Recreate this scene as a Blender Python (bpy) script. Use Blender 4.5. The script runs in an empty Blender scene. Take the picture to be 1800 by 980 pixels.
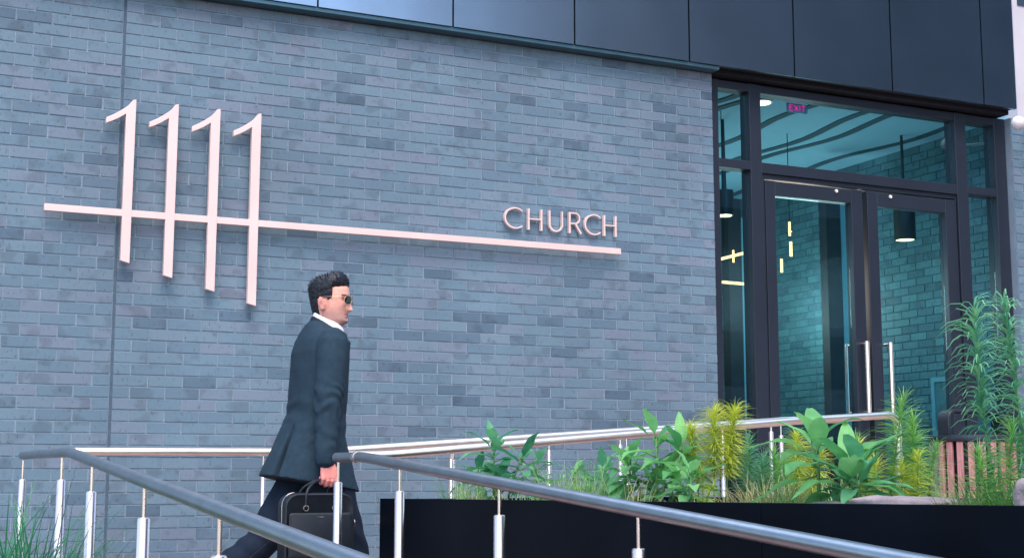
import bpy, bmesh, math, random
from mathutils import Vector, Matrix, noise
C = bpy.context.scene
COL = C.collection
R = math.radians
rng = random.Random(11)
# ------------------------------------------------------------------ camera, light, exposure
H = 1.6
cam = bpy.data.cameras.new('camera'); camo = bpy.data.objects.new('camera', cam); COL.objects.link(camo)
camo.location = (0, 0, H)
camo.rotation_euler = (math.pi / 2 + math.atan((839 - 490) / 2510.), 0, -R(25.5))
cam.sensor_width = 36; cam.lens = 2510 / 1800 * 36; cam.clip_start = .05; cam.clip_end = 3000
C.camera = camo
SUN_EL, SUN_AZ = 58, 196          # azimuth clockwise from +Y (the wall faces -Y)
w = bpy.data.worlds.new('World'); C.world = w; w.use_nodes = True
nt = w.node_tree; nt.nodes.clear()
sky = nt.nodes.new('ShaderNodeTexSky'); sky.sky_type = 'NISHITA'; sky.sun_disc = False
sky.sun_elevation = R(SUN_EL); sky.sun_rotation = R(SUN_AZ); sky.air_density = 1.0; sky.dust_density = 1.2; sky.ozone_density = 1.5
bg = nt.nodes.new('ShaderNodeBackground'); bg.inputs[1].default_value = .15
wo = nt.nodes.new('ShaderNodeOutputWorld'); nt.links.new(sky.outputs[0], bg.inputs[0]); nt.links.new(bg.outputs[0], wo.inputs[0])
sl = bpy.data.lights.new('sun', 'SUN'); sl.energy = 1.0; sl.angle = R(38); sl.color = (1, .88, .80)
so = bpy.data.objects.new('sun', sl); COL.objects.link(so); so.location = (0, 0, 30)
sdir = Vector((math.sin(R(SUN_AZ)) * math.cos(R(SUN_EL)), math.cos(R(SUN_AZ)) * math.cos(R(SUN_EL)), math.sin(R(SUN_EL))))
so.rotation_euler = sdir.to_track_quat('Z', 'Y').to_euler()
C.render.engine = 'CYCLES'
vs = C.view_settings; vs.view_transform = 'Standard'; vs.look = 'None'; vs.exposure = 1.40; vs.gamma = 1; vs.use_curve_mapping = False

# ------------------------------------------------------------------ materials
def newmat(name):
    m = bpy.data.materials.new(name); m.use_nodes = True
    n = m.node_tree.nodes; return m, n, m.node_tree.links, n['Principled BSDF']
def pmat(name, col, rough=.6, metal=0, var=0, scale=8, bump=0, bscale=60, spec=.5, stretch=None, coat=0, var2=None):
    m, n, l, p = newmat(name)
    p.inputs['Base Color'].default_value = (*col, 1); p.inputs['Roughness'].default_value = rough
    p.inputs['Metallic'].default_value = metal; p.inputs['Specular IOR Level'].default_value = spec
    p.inputs['Coat Weight'].default_value = coat
    tc = n.new('ShaderNodeTexCoord'); src = tc.outputs['Object']
    if stretch:
        mp = n.new('ShaderNodeMapping'); mp.inputs['Scale'].default_value = stretch; l.new(src, mp.inputs[0]); src = mp.outputs[0]
    if var:
        t = n.new('ShaderNodeTexNoise'); t.inputs['Scale'].default_value = scale; t.inputs['Detail'].default_value = 5; l.new(src, t.inputs['Vector'])
        cr = n.new('ShaderNodeValToRGB'); e = cr.color_ramp.elements
        e[0].position = .3; e[1].position = .7
        e[0].color = (*[max(0, c * (1 - var)) for c in col], 1)
        e[1].color = (*(var2 if var2 else [min(1, c * (1 + var)) for c in col]), 1)
        l.new(t.outputs[0], cr.inputs[0]); l.new(cr.outputs[0], p.inputs['Base Color'])
    if bump:
        t = n.new('ShaderNodeTexNoise'); t.inputs['Scale'].default_value = bscale; t.inputs['Detail'].default_value = 4; l.new(src, t.inputs['Vector'])
        b = n.new('ShaderNodeBump'); b.inputs['Strength'].default_value = bump; b.inputs['Distance'].default_value = .01
        l.new(t.outputs[0], b.inputs['Height']); l.new(b.outputs[0], p.inputs['Normal'])
    return m
def leafmat(name, c1, c2, scale=6, trans=.42, rough=.5, vein=0):
    m, n, l, p = newmat(name)
    tc = n.new('ShaderNodeTexCoord'); t = n.new('ShaderNodeTexNoise'); t.inputs['Scale'].default_value = scale; t.inputs['Detail'].default_value = 3
    l.new(tc.outputs['Object'], t.inputs['Vector'])
    geo = n.new('ShaderNodeNewGeometry')
    ad = n.new('ShaderNodeMath'); ad.operation = 'ADD'; mu = n.new('ShaderNodeMath'); mu.operation = 'MULTIPLY'; mu.inputs[1].default_value = .5
    l.new(geo.outputs['Random Per Island'], mu.inputs[0]); l.new(mu.outputs[0], ad.inputs[0])
    m2 = n.new('ShaderNodeMath'); m2.operation = 'MULTIPLY'; m2.inputs[1].default_value = .6
    l.new(t.outputs[0], m2.inputs[0]); l.new(m2.outputs[0], ad.inputs[1])
    cr = n.new('ShaderNodeValToRGB'); e = cr.color_ramp.elements; e[0].position = .25; e[1].position = .8
    e[0].color = (*c1, 1); e[1].color = (*c2, 1); l.new(ad.outputs[0], cr.inputs[0]); l.new(cr.outputs[0], p.inputs['Base Color'])
    p.inputs['Roughness'].default_value = rough
    if vein:
        t2 = n.new('ShaderNodeTexNoise'); t2.inputs['Scale'].default_value = vein; t2.inputs['Detail'].default_value = 3; l.new(tc.outputs['Object'], t2.inputs['Vector'])
        b = n.new('ShaderNodeBump'); b.inputs['Strength'].default_value = .5; b.inputs['Distance'].default_value = .004
        l.new(t2.outputs[0], b.inputs['Height']); l.new(b.outputs[0], p.inputs['Normal'])
    tr = n.new('ShaderNodeBsdfTranslucent'); l.new(cr.outputs[0], tr.inputs[0])
    mx = n.new('ShaderNodeMixShader'); mx.inputs[0].default_value = trans
    out = n['Material Output']; l.new(p.outputs[0], mx.inputs[1]); l.new(tr.outputs[0], mx.inputs[2]); l.new(mx.outputs[0], out.inputs[0])
    return m
def brickmat(name, stops, dark=.6):
    m, n, l, p = newmat(name)
    geo = n.new('ShaderNodeNewGeometry'); tc = n.new('ShaderNodeTexCoord')
    cr = n.new('ShaderNodeValToRGB'); cr.color_ramp.interpolation = 'LINEAR'
    e = cr.color_ramp.elements
    while len(e) < len(stops): e.new(.5)
    for i, (pos, c) in enumerate(stops): e[i].position = pos; e[i].color = (*c, 1)
    l.new(geo.outputs['Random Per Island'], cr.inputs[0])
    # flashing patches: large noise shifted per brick so each brick has its own two-tone end
    ra = n.new('ShaderNodeVectorMath'); ra.operation = 'SCALE'; ra.inputs[0].default_value = (7, 3, 5)
    mm = n.new('ShaderNodeMath'); mm.operation = 'MULTIPLY'; mm.inputs[1].default_value = 30
    l.new(geo.outputs['Random Per Island'], mm.inputs[0]); l.new(mm.outputs[0], ra.inputs['Scale'])
    av = n.new('ShaderNodeVectorMath'); av.operation = 'ADD'; l.new(tc.outputs['Object'], av.inputs[0]); l.new(ra.outputs[0], av.inputs[1])
    n1 = n.new('ShaderNodeTexNoise'); n1.inputs['Scale'].default_value = 7; n1.inputs['Detail'].default_value = 2; l.new(av.outputs[0], n1.inputs['Vector'])
    r1 = n.new('ShaderNodeMapRange'); r1.inputs[1].default_value = .56; r1.inputs[2].default_value = .64; r1.inputs[3].default_value = 1.03; r1.inputs[4].default_value = .80
    l.new(n1.outputs[0], r1.inputs[0])
    # wire-cut pits
    mp = n.new('ShaderNodeMapping'); mp.inputs['Scale'].default_value = (1.5, 1, .6); l.new(tc.outputs['Object'], mp.inputs[0])
    n2 = n.new('ShaderNodeTexNoise'); n2.inputs['Scale'].default_value = 46; n2.inputs['Detail'].default_value = 4; n2.inputs['Roughness'].default_value = .6; l.new(mp.outputs[0], n2.inputs['Vector'])
    r2 = n.new('ShaderNodeMapRange'); r2.inputs[1].default_value = .31; r2.inputs[2].default_value = .42; r2.inputs[3].default_value = .5; r2.inputs[4].default_value = 1
    l.new(n2.outputs[0], r2.inputs[0])
    # broad weather staining
    n3 = n.new('ShaderNodeTexNoise'); n3.inputs['Scale'].default_value = .8; n3.inputs['Detail'].default_value = 5; l.new(tc.outputs['Object'], n3.inputs['Vector'])
    r3 = n.new('ShaderNodeMapRange'); r3.inputs[1].default_value = .3; r3.inputs[2].default_value = .7; r3.inputs[3].default_value = .80; r3.inputs[4].default_value = 1.16
    l.new(n3.outputs[0], r3.inputs[0])
    a = n.new('ShaderNodeMath'); a.operation = 'MULTIPLY'; l.new(r1.outputs[0], a.inputs[0]); l.new(r2.outputs[0], a.inputs[1])
    b = n.new('ShaderNodeMath'); b.operation = 'MULTIPLY'; l.new(a.outputs[0], b.inputs[0]); l.new(r3.outputs[0], b.inputs[1])
    vm = n.new('ShaderNodeVectorMath'); vm.operation = 'SCALE'; l.new(cr.outputs[0], vm.inputs[0]); l.new(b.outputs[0], vm.inputs['Scale'])
    l.new(vm.outputs[0], p.inputs['Base Color']); p.inputs['Roughness'].default_value = .62
    bp = n.new('ShaderNodeBump'); bp.inputs['Strength'].default_value = .5; bp.inputs['Distance'].default_value = .004
    l.new(n2.outputs[0], bp.inputs['Height']); l.new(bp.outputs[0], p.inputs['Normal'])
    return m
def glassmat(name, tint, refl=1.0):
    m, n, l, p = newmat(name); n.remove(p)
    tr = n.new('ShaderNodeBsdfTransparent'); tr.inputs[0].default_value = (*tint, 1)
    gl = n.new('ShaderNodeBsdfGlossy'); gl.inputs['Roughness'].default_value = .01; gl.inputs[0].default_value = (.85, .95, 1, 1)
    lw = n.new('ShaderNodeLayerWeight'); lw.inputs[0].default_value = .5
    pw = n.new('ShaderNodeMath'); pw.operation = 'POWER'; pw.inputs[1].default_value = 4.5; l.new(lw.outputs['Facing'], pw.inputs[0])
    mu = n.new('ShaderNodeMath'); mu.operation = 'MULTIPLY_ADD'; mu.inputs[1].default_value = refl; mu.inputs[2].default_value = .075; l.new(pw.outputs[0], mu.inputs[0])
    mx = n.new('ShaderNodeMixShader'); l.new(mu.outputs[0], mx.inputs[0]); l.new(tr.outputs[0], mx.inputs[1]); l.new(gl.outputs[0], mx.inputs[2])
    l.new(mx.outputs[0], n['Material Output'].inputs[0]); return m
def emitmat(name, col, s):
    m, n, l, p = newmat(name); p.inputs['Base Color'].default_value = (*col, 1); p.inputs['Emission Color'].default_value = (*col, 1); p.inputs['Emission Strength'].default_value = s
    return m
M = {}
M['brick'] = brickmat('grey blue brick', [(0, (.080, .130, .182)), (.05, (.095, .152, .204)), (.09, (.120, .186, .242)), (.35, (.130, .206, .262)), (.6, (.142, .218, .270)), (.8, (.156, .216, .272)), (1, (.168, .206, .268))])
M['mortar'] = pmat('mortar', (.25, .32, .385), .9, var=.15, scale=5, bump=.4, bscale=150)
M['inbrick'] = brickmat('lobby brick', [(0, (.06, .15, .19)), (.4, (.085, .21, .25)), (1, (.105, .26, .30))])
M['inmortar'] = pmat('lobby mortar', (.055, .14, .175), .9)
M['sealant'] = pmat('joint sealant', (.07, .11, .15), .8, var=.15, scale=20)
M['panel'] = pmat('dark metal cladding', (.33, .41, .50), .26, 1, var=.10, scale=2.2, bump=.02, bscale=3, spec=.6)
M['flash'] = pmat('flashing metal', (.07, .15, .19), .4, .5, var=.1)
M['gap'] = pmat('dark joint and reveal shade', (.006, .008, .014), .9)
M['frame'] = pmat('storefront aluminium', (.022, .029, .045), .42, .2, var=.08, scale=3, spec=.5)
M['glass'] = glassmat('tinted glass', (.62, .86, .93), .9)
M['steel'] = pmat('brushed stainless', (.95, .76, .70), .27, 1, var=.06, scale=30, stretch=(1, 1, .1))
M['railsteel'] = pmat('satin stainless tube', (.98, .90, .80), .36, 1, var=.08, scale=14)
M['greytube'] = pmat('satin grey steel tube', (.36, .41, .45), .36, .95, var=.1, scale=12)
M['sign'] = pmat('pale champagne metal', (.88, .63, .565), .5, .15, var=.05, scale=4)
M['signside'] = M['sign']
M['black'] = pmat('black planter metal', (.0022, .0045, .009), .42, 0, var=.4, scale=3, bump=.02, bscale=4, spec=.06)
M['concrete'] = pmat('warm concrete', (.32, .20, .18), .85, var=.15, scale=3, bump=.3, bscale=60)
M['paving'] = pmat('pavement', (.30, .20, .18), .9, var=.15, scale=1.2, bump=.3, bscale=40)
M['asphalt'] = pmat('asphalt', (.06, .06, .062), .9, var=.2, scale=2, bump=.4, bscale=90)
M['soil'] = pmat('soil', (.07, .055, .04), .95, var=.4, scale=20, bump=.8, bscale=60)
M['ceil'] = pmat('pale blue ceiling', (.27, .52, .66), .8, var=.03)
M['slot'] = pmat('dark ceiling slot', (.035, .09, .12), .8)
M['lobfloor'] = pmat('lobby floor', (.28, .30, .31), .3, var=.1, scale=3)
M['lobdark'] = pmat('lobby dark wall', (.02, .03, .04), .5, var=.2)
M['lobpale'] = pmat('lobby pale panel', (.16, .42, .52), .6, var=.05)
M['bronze'] = pmat('dark bronze', (.05, .06, .06), .4, .5)
M['warm'] = emitmat('warm lamp', (1, .62, .30), 3.0)
M['warmrod'] = emitmat('warm rod lamp', (1, .42, .15), 2.2)
M['red'] = emitmat('red sign letters', (1, .03, .25), .42)
M['white'] = pmat('white paint', (.78, .76, .76), .5, var=.04)
M['pale'] = pmat('pale facade', (.66, .60, .62), .8, var=.06, scale=2)
M['winblue'] = pmat('far window', (.05, .08, .11), .1)
M['oppo'] = pmat('dark reflected facade', (.010, .016, .022), .8, var=.1, scale=1)
M['globe'] = pmat('milk glass globe', (.85, .76, .74), .25, spec=.6)
M['stone'] = pmat('flat stone', (.36, .29, .29), .85, var=.3, scale=12, bump=.7, bscale=40)
M['wood'] = pmat('stained slat wood', (.50, .21, .20), .6, var=.3, scale=10, stretch=(6, 6, .6), bump=.15, bscale=40)
M['greywood'] = pmat('weathered wood', (.30, .25, .25), .8, var=.3, scale=10, stretch=(6, 6, .6), bump=.3, bscale=40)
M['binmetal'] = pmat('bin black metal', (.03, .036, .048), .4, .3, var=.2)
M['suit'] = pmat('suit wool', (.020, .042, .062), .85, var=.12, scale=40, bump=.15, bscale=400, spec=.25)
M['lapel'] = pmat('suit lapel', (.008, .016, .026), .8, var=.1, scale=60, spec=.25)
M['trouser'] = pmat('trouser wool', (.008, .016, .032), .85, var=.12, scale=40, bump=.12, bscale=400, spec=.25)
M['shirt'] = pmat('white shirt', (.82, .80, .83), .8, bump=.05)
M['hair'] = pmat('black hair', (.010, .011, .017), .38, var=.4, scale=60, bump=.4, bscale=130, spec=.4, stretch=(.4, 1.5, 1))
M['lens'] = pmat('dark lens', (.004, .005, .007), .12, spec=.25)
M['gold'] = pmat('gold wire', (.70, .52, .36), .25, 1)
M['leather'] = pmat('black leather', (.006, .010, .016), .5, var=.25, scale=25, bump=.12, bscale=220, spec=.5)
M['shoe'] = pmat('shoe leather', (.012, .011, .011), .25)
M['lfA'] = leafmat('broad leaf', (.05, .26, .13), (.18, .52, .25), 22, vein=120)
M['lfB'] = leafmat('bright broad leaf', (.08, .34, .12), (.27, .64, .22), 22, vein=120)
M['fthY'] = leafmat('yellow feathery leaf', (.36, .50, .05), (.85, .86, .12), 10)
M['fthG'] = leafmat('green feathery leaf', (.10, .40, .12), (.42, .70, .16), 8)
M['fthT'] = leafmat('blue green feathery leaf', (.06, .32, .20), (.30, .66, .34), 7)
M['grass'] = leafmat('grass blade', (.12, .36, .11), (.48, .66, .24), 9)
M['straw'] = leafmat('dry grass blade', (.26, .32, .09), (.62, .52, .28), 9)
M['dgrass'] = leafmat('dark grass blade', (.02, .17, .10), (.08, .34, .13), 5)
M['stem'] = leafmat('plant stem', (.06, .20, .06), (.16, .32, .10), 9, .1)
# skin, with lips and beard shadow coming from a colour attribute
m, n_, l_, p_ = newmat('skin'); at_ = n_.new('ShaderNodeAttribute'); at_.attribute_name = 'tone'
l_.new(at_.outputs['Color'], p_.inputs['Base Color']); p_.inputs['Roughness'].default_value = .48; p_.inputs['Specular IOR Level'].default_value = .35
p_.inputs['Subsurface Weight'].default_value = .12; p_.inputs['Subsurface Radius'].default_value = (.012, .005, .003); p_.inputs['Subsurface Scale'].default_value = .6
M['skin'] = m

# ------------------------------------------------------------------ mesh helpers
class MB:
    def __init__(s): s.v = []; s.f = []
    def add(s, vs, fs):
        o = len(s.v); s.v += [tuple(v) for v in vs]; s.f += [tuple(i + o for i in f) for f in fs]; return s
    def box(s, x0, x1, y0, y1, z0, z1):
        return s.add([(x0,y0,z0),(x1,y0,z0),(x1,y1,z0),(x0,y1,z0),(x0,y0,z1),(x1,y0,z1),(x1,y1,z1),(x0,y1,z1)],
                     [(0,3,2,1),(4,5,6,7),(0,1,5,4),(1,2,6,5),(2,3,7,6),(3,0,4,7)])
    def rings(s, rings, cap=True):
        n = len(rings[0]); o = len(s.v)
        for r in rings: s.v += [tuple(p) for p in r]
        for k in range(len(rings) - 1):
            for i in range(n):
                j = (i + 1) % n; a = o + k * n
                s.f.append((a + i, a + j, a + n + j, a + n + i))
        if cap:
            s.f.append(tuple(o + i for i in reversed(range(n)))); s.f.append(tuple(o + (len(rings) - 1) * n + i for i in range(n)))
        return s
    def tube(s, pts, rad, n=12, cap=True, flat=None):
        pts = [Vector(p) for p in pts]; rad = rad if isinstance(rad, (list, tuple)) else [rad] * len(pts)
        rings = []; ref = None
        for i, p in enumerate(pts):
            t = (pts[min(i + 1, len(pts) - 1)] - pts[max(i - 1, 0)]).normalized()
            if ref is None:
                ref = Vector((0, 0, 1)) if abs(t.z) < .9 else Vector((1, 0, 0))
            u = (ref - t * ref.dot(t)).normalized(); v = t.cross(u); ref = u
            rings.append([p + (u * math.cos(2*math.pi*k/n) + v * math.sin(2*math.pi*k/n) * (flat or 1)) * rad[i] for k in range(n)])
        return s.rings(rings, cap)
    def ball_tube(s, pts, rad, n=14):          # tube with rounded ends
        pts = [Vector(p) for p in pts]; rad = list(rad) if isinstance(rad, (list, tuple)) else [rad] * len(pts)
        d0 = (pts[0] - pts[1]).normalized(); d1 = (pts[-1] - pts[-2]).normalized()
        P = [pts[0] + d0 * rad[0] * .95, pts[0] + d0 * rad[0] * .6] + pts + [pts[-1] + d1 * rad[-1] * .6, pts[-1] + d1 * rad[-1] * .95]
        Q = [rad[0] * .3, rad[0] * .8] + rad + [rad[-1] * .8, rad[-1] * .3]
        return s.tube(P, Q, n)
    def prism(s, poly, y0, y1):                # polygon in X,Z extruded along Y
        n = len(poly)
        return s.add([(x, y0, z) for x, z in poly] + [(x, y1, z) for x, z in poly],
                     [tuple(range(n)), tuple(reversed(range(n, 2*n)))] + [(i, i + n, (i + 1) % n + n, (i + 1) % n) for i in range(n)])
    def lathe(s, prof, cx, cy, n=24, cap=True):
        return s.rings([[(cx + r*math.cos(2*math.pi*k/n), cy + r*math.sin(2*math.pi*k/n), z) for k in range(n)] for r, z in prof], cap)
    def build(s, name, mat, parent=None, smooth=False, bevel=0, fixn=True):
        me = bpy.data.meshes.new(name); me.from_pydata(s.v, [], s.f); me.update()
        if fixn:
            b = bmesh.new(); b.from_mesh(me); bmesh.ops.recalc_face_normals(b, faces=b.faces); b.to_mesh(me); b.free()
        o = bpy.data.objects.new(name, me); COL.objects.link(o)
        if mat: me.materials.append(mat)
        if smooth:
            for p in me.polygons: p.use_smooth = True
            if smooth == 'auto': me.set_sharp_from_angle(angle=R(40))
        if bevel:
            md = o.modifiers.new('bevel', 'BEVEL'); md.width = bevel; md.segments = 2; md.limit_method = 'ANGLE'; md.angle_limit = R(40)
        if parent:
            o.parent = parent
            o.matrix_parent_inverse = parent.matrix_world.inverted() if parent.get('_world') else Matrix()
        return o
def tag(o, label, cat, group=None):
    o['label'] = label; o['category'] = cat
    if group: o['group'] = group
    return o
def thing(name, loc, label, cat, group=None, world=True):
    o = bpy.data.objects.new(name, None); COL.objects.link(o); o.location = loc; o.empty_display_size = .2
    o.matrix_world = Matrix.Translation(loc)
    if world: PW[o.name] = Vector(loc)
    return tag(o, label, cat, group)
PW = {}
def part(mb, name, mat, parent, **k):          # vertices given in world space, parent at PW
    off = Vector((0, 0, 0)); q = parent
    while q is not None:
        if q.name in PW: off = PW[q.name]; break
        q = q.parent
    mb.v = [(x - off.x, y - off.y, z - off.z) for x, y, z in mb.v]
    return mb.build(name, mat, parent, **k)
def struct(mb, name, mat, **k):
    o = mb.build(name, mat, **k); o['kind'] = 'structure'; return o
def remesh(o, vox, smooth=4, fac=.5):
    md = o.modifiers.new('r', 'REMESH'); md.mode = 'VOXEL'; md.voxel_size = vox; md.use_smooth_shade = True
    if smooth:
        sm = o.modifiers.new('s', 'SMOOTH'); sm.iterations = smooth; sm.factor = fac
    dg = bpy.context.evaluated_depsgraph_get(); dg.update()
    me = bpy.data.meshes.new_from_object(o.evaluated_get(dg)); mats = [m for m in o.data.materials]
    o.modifiers.clear(); o.data = me
    me.materials.clear()
    for m in mats: me.materials.append(m)
    for p in me.polygons: p.use_smooth = True
    return o

# ------------------------------------------------------------------ setting
W = 8.37                      # facade plane (Y)
ZT = 4.472                    # top of the brick
FL = .80                      # landing level
FD = 1.10                     # entrance level
struct(MB().box(-1200, 1200, -1200, 1600, -.2, 0), 'ground', M['asphalt'])
struct(MB().box(-30, 30, -4.5, 5.0, 0.004, .13), 'pavement', M['paving'])
gb = MB().box(-4, .77, 2.5, W - .02, .135, 1.06)
struct(gb, 'garden_bed', M['soil'])
struct(MB().box(.79, 2.62, 5.45, W - .02, .01, FL), 'landing', M['concrete'])
rp = MB().add([(.79,5.449,.01),(1.99,5.449,.01),(1.99,5.449,FL),(.79,5.449,FL),(.79,-4.4,.131),(1.99,-4.4,.131),(1.99,-4.4,.14),(.79,-4.4,.14)],
              [(0,1,2,3),(4,7,6,5),(3,2,6,7),(0,3,7,4),(1,5,6,2),(0,4,5,1)])
struct(rp, 'ramp', M['concrete'])
rp = MB().add([(2.622,6.85,.01),(5.14,6.85,.01),(5.14,6.85,FD),(2.622,6.85,FL),(2.622,W-.02,.01),(5.14,W-.02,.01),(5.14,W-.02,FD),(2.622,W-.02,FL)],
              [(0,1,2,3),(4,7,6,5),(3,2,6,7),(0,3,7,4),(1,5,6,2),(0,4,5,1)])
struct(rp, 'entrance_ramp', M['concrete'])
struct(MB().box(5.142, 10.5, 3.0, W + .06, .01, FD), 'entrance_terrace', M['concrete'])

bld = thing('brick_building', (3, W, 0), 'grey blue brick building with dark metal cladding above and tall glass entrance doors', 'building')
# --- brick wall: every brick a separate island of one mesh
def lay(mb, x0, n, zt, nrow, L, h, y, flip=0, depth=.05, axis='x', lim=None):
    j = .0095
    for r in range(nrow):
        z1 = zt - r * h - j * .5; z0 = zt - (r + 1) * h + j * .5
        xs = []
        x = x0
        cnt = n
        if (r + flip) % 2: xs.append((x, x + L / 2)); x += L / 2; cnt -= .5
        while cnt >= 1: xs.append((x, x + L)); x += L; cnt -= 1
        if cnt >= .5: xs.append((x, x + L / 2))
        for a, b in xs:
            dy = rng.uniform(-.0012, .0012); t = rng.uniform(-.0008, .0008); e = rng.uniform(-.001, .001)
            a += j / 2; b -= j / 2
            c = [(a, y + dy, z0 + t), (b, y + dy + e, z0 + t), (b, y + dy + e, z1 + t), (a, y + dy, z1 + t),
                 (a, y + depth, z0 + t), (b, y + depth, z0 + t), (b, y + depth, z1 + t), (a, y + depth, z1 + t)]
            if axis == 'y': c = [(q, p, s) for p, q, s in c]
            mb.add(c, [(0,1,2,3), (0,4,5,1), (2,6,7,3), (0,3,7,4), (1,5,6,2)])
BH, BL = .0672, .2015
nr = int((ZT - .45) / BH)
XE = 5.585; XJ = 1.448
bw = MB(); lay(bw, XE - 20.5 * BL, 20.5, ZT, nr, BL, BH, W, 0); lay(bw, XJ - .006 - 18 * BL, 18, ZT, nr, BL, BH, W, 1)
wall = part(bw, 'brick_wall', M['brick'], bld)
part(MB().box(-2.4, XE - .004, W + .0048, W + .2, 0, ZT), 'mortar', M['mortar'], wall)
part(MB().box(XJ - .006, XJ + .009, W + .001, W + .0047, .4, ZT), 'expansion_joint', M['sealant'], wall)
pr = MB(); lay(pr, 8.425, 3, ZT - .012, nr, BL, BH, W, 1)
pier = part(pr, 'brick_pier', M['brick'], bld)
part(MB().box(8.428, 8.425 + 3 * BL, W + .0048, W + .2, 0, ZT - .012), 'mortar', M['mortar'], pier)
# --- metal cladding
PY = W - .11
jx = [-2.0, -1.08, -.16, .76, 1.68, 2.60, 3.515, 4.41, 5.325, 6.23, 7.137, 8.05, 8.395]
for i in range(len(jx) - 1):
    g = .006
    part(MB().box(jx[i] + g, jx[i+1] - g, PY, PY + .03, ZT + .030, 8.4), 'cladding_panel', M['panel'], bld)
part(MB().box(-2.4, 8.385, PY + .034, W + .25, ZT + .036, 8.38), 'backing_wall', M['gap'], bld)
part(MB().box(-2.4, XE - .002, PY + .012, W + .15, ZT + .003, ZT + .028), 'flashing', M['flash'], bld, bevel=.002)
part(MB().box(XE + .002, 8.39, W - .02, W + .30, ZT + .004, ZT + .034), 'shadow_soffit', M['gap'], bld)  # near-black colour puts the reveal's shadow into this strip
# --- storefront
Y0, Y1 = 8.43, 8.55
sf = MB()
for a, b in ((5.60, 5.672), (5.943, 6.043), (7.895, 8.007), (8.304, 8.42)): sf.box(a, b, Y0, Y1, FD, 4.46)
for a, b in ((5.672, 5.943), (6.043, 7.895), (8.007, 8.304)):
    sf.box(a, b, Y0 + .003, Y1 - .003, 4.398, 4.457)
for a, b in ((5.672, 5.943), (8.007, 8.304)):
    sf.box(a, b, Y0 + .003, Y1 - .003, 3.815, 3.878); sf.box(a, b, Y0 + .003, Y1 - .003, FD, FD + .18)
sf.box(6.043, 7.895, Y0 + .003, Y1 - .003, 3.80, 3.878)
frame = part(sf, 'storefront_frame', M['frame'], bld, bevel=.003)
sf2 = MB().box(6.044, 6.073, Y0 + .02, Y1 - .02, FD, 3.799).box(7.886, 7.894, Y0 + .02, Y1 - .02, FD, 3.799).box(6.074, 7.885, Y0 + .02, Y1 - .02, 3.765, 3.799)
part(sf2, 'door_frame', M['frame'], bld, bevel=.002)
def pane(x0, x1, z0, z1, parent, name='glass_pane', y=8.485): return part(MB().box(x0 + .001, x1 - .001, y, y + .01, z0 + .001, z1 - .001), name, M['glass'], parent)
for x0, x1 in ((5.672, 5.943), (8.007, 8.304)):
    pane(x0, x1, 3.878, 4.398, bld, 'transom_window'); pane(x0, x1, FD + .18, 3.815, bld, 'sidelight_window')
pane(6.043, 7.895, 3.878, 4.398, bld, 'transom_window')
def door(x0, x1, g0, g1, hx, sx):
    d = MB(); yf = 8.442; yb = 8.522
    d.box(x0, g0, yf, yb, FD + .01, 3.752).box(g1, x1, yf, yb, FD + .01, 3.752)
    d.box(g0, g1, yf + .002, yb - .002, 3.645, 3.750).box(g0, g1, yf + .002, yb - .002, FD + .012, FD + .26)
    o = part(d, 'door', M['frame'], bld, bevel=.003)
    pane(g0, g1, FD + .26, 3.645, o)
    for yy, nm in ((8.375, 'handle'), (8.60, 'inner_handle')):
        h = MB(); h.tube([(hx, yy, 2.02), (hx, yy, 2.60)], .017, 16)
        sg = 1 if yy < 8.5 else -1
        for z in (2.08, 2.585): h.tube([(hx, yy + sg * .012, z), (hx, 8.445 if sg > 0 else 8.52, z)], .011, 10)
        part(h, nm, M['steel'], o, smooth='auto')
    part(MB().lathe([(.001, 0), (.014, 0), (.014, .006), (.011, .010), (.001, .011)], 0, 0, 16), 'screw_cap', M['white'], o, smooth='auto')
    s = [c for c in o.children if c.name.startswith('screw_cap')][0]
    off = PW[bld.name]
    for v in s.data.vertices: x, y, z = v.co + off; v.co = Vector((sx + x, 8.441 - z, 3.725 + y)) - off
    return o
dl = door(6.075, 6.962, 6.162, 6.859, 6.905, 6.719)
dr = door(7.008, 7.884, 7.107, 7.775, 7.125, 7.232)
dl['label'] = 'left glass door leaf in dark metal frame'; dr['label'] = 'right glass door leaf in dark metal frame'
# --- lobby behind the glass
part(MB().box(4.2, 8.60, 8.56, 13.6, FD - .1, FD), 'lobby_floor', M['lobfloor'], bld)
ceil = part(MB().box(4.2, 8.60, 8.56, 13.6, 4.44, 4.53), 'lobby_ceiling', M['ceil'], bld)
for k, x0 in enumerate((4.55, 4.75, 5.3, 5.95, 6.16, 6.75, 7.25, 7.46, 8.10)):
    sm = MB(); rg = []
    for i in range(24):
        y = 8.57 + i * .2; xx = x0 + .045 * math.sin(y * 2.1 + k) + .03 * math.sin(y * 4.3 + k * .7)
        rg.append([(xx - .038, y, 4.432), (xx + .038, y, 4.432), (xx + .038, y, 4.4395), (xx - .038, y, 4.4395)])
    sm.rings(rg); part(sm, 'ceiling_slot', M['slot'], ceil)
ib = MB(); lay(ib, 8.56, 25, 4.44, int((4.43 - FD) / .0672), .2015, .0672, 8.36, 0, .03, 'y')
for i, (x, y, z) in enumerate(ib.v): ib.v[i] = (8.36 + (x - 8.36) , y, z)
lw = part(ib, 'lobby_wall', M['inbrick'], bld)
part(MB().box(8.365, 8.42, 8.56, 13.6, FD, 4.44), 'mortar', M['inmortar'], lw)
part(MB().box(4.2, 8.42, 13.6, 13.7, FD, 4.44), 'lobby_back_wall', M['lobdark'], bld)
part(MB().box(4.1, 4.2, 8.56, 13.6, FD, 4.44), 'lobby_dark_wall', M['lobdark'], bld)
part(MB().box(7.80, 7.955, 9.95, 10.05, FD, 4.18), 'lobby_column', M['lobdark'], bld)
part(MB().box(7.972, 8.075, 9.98, 10.02, FD, 4.18), 'lobby_side_panel', M['lobpale'], bld)
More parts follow.
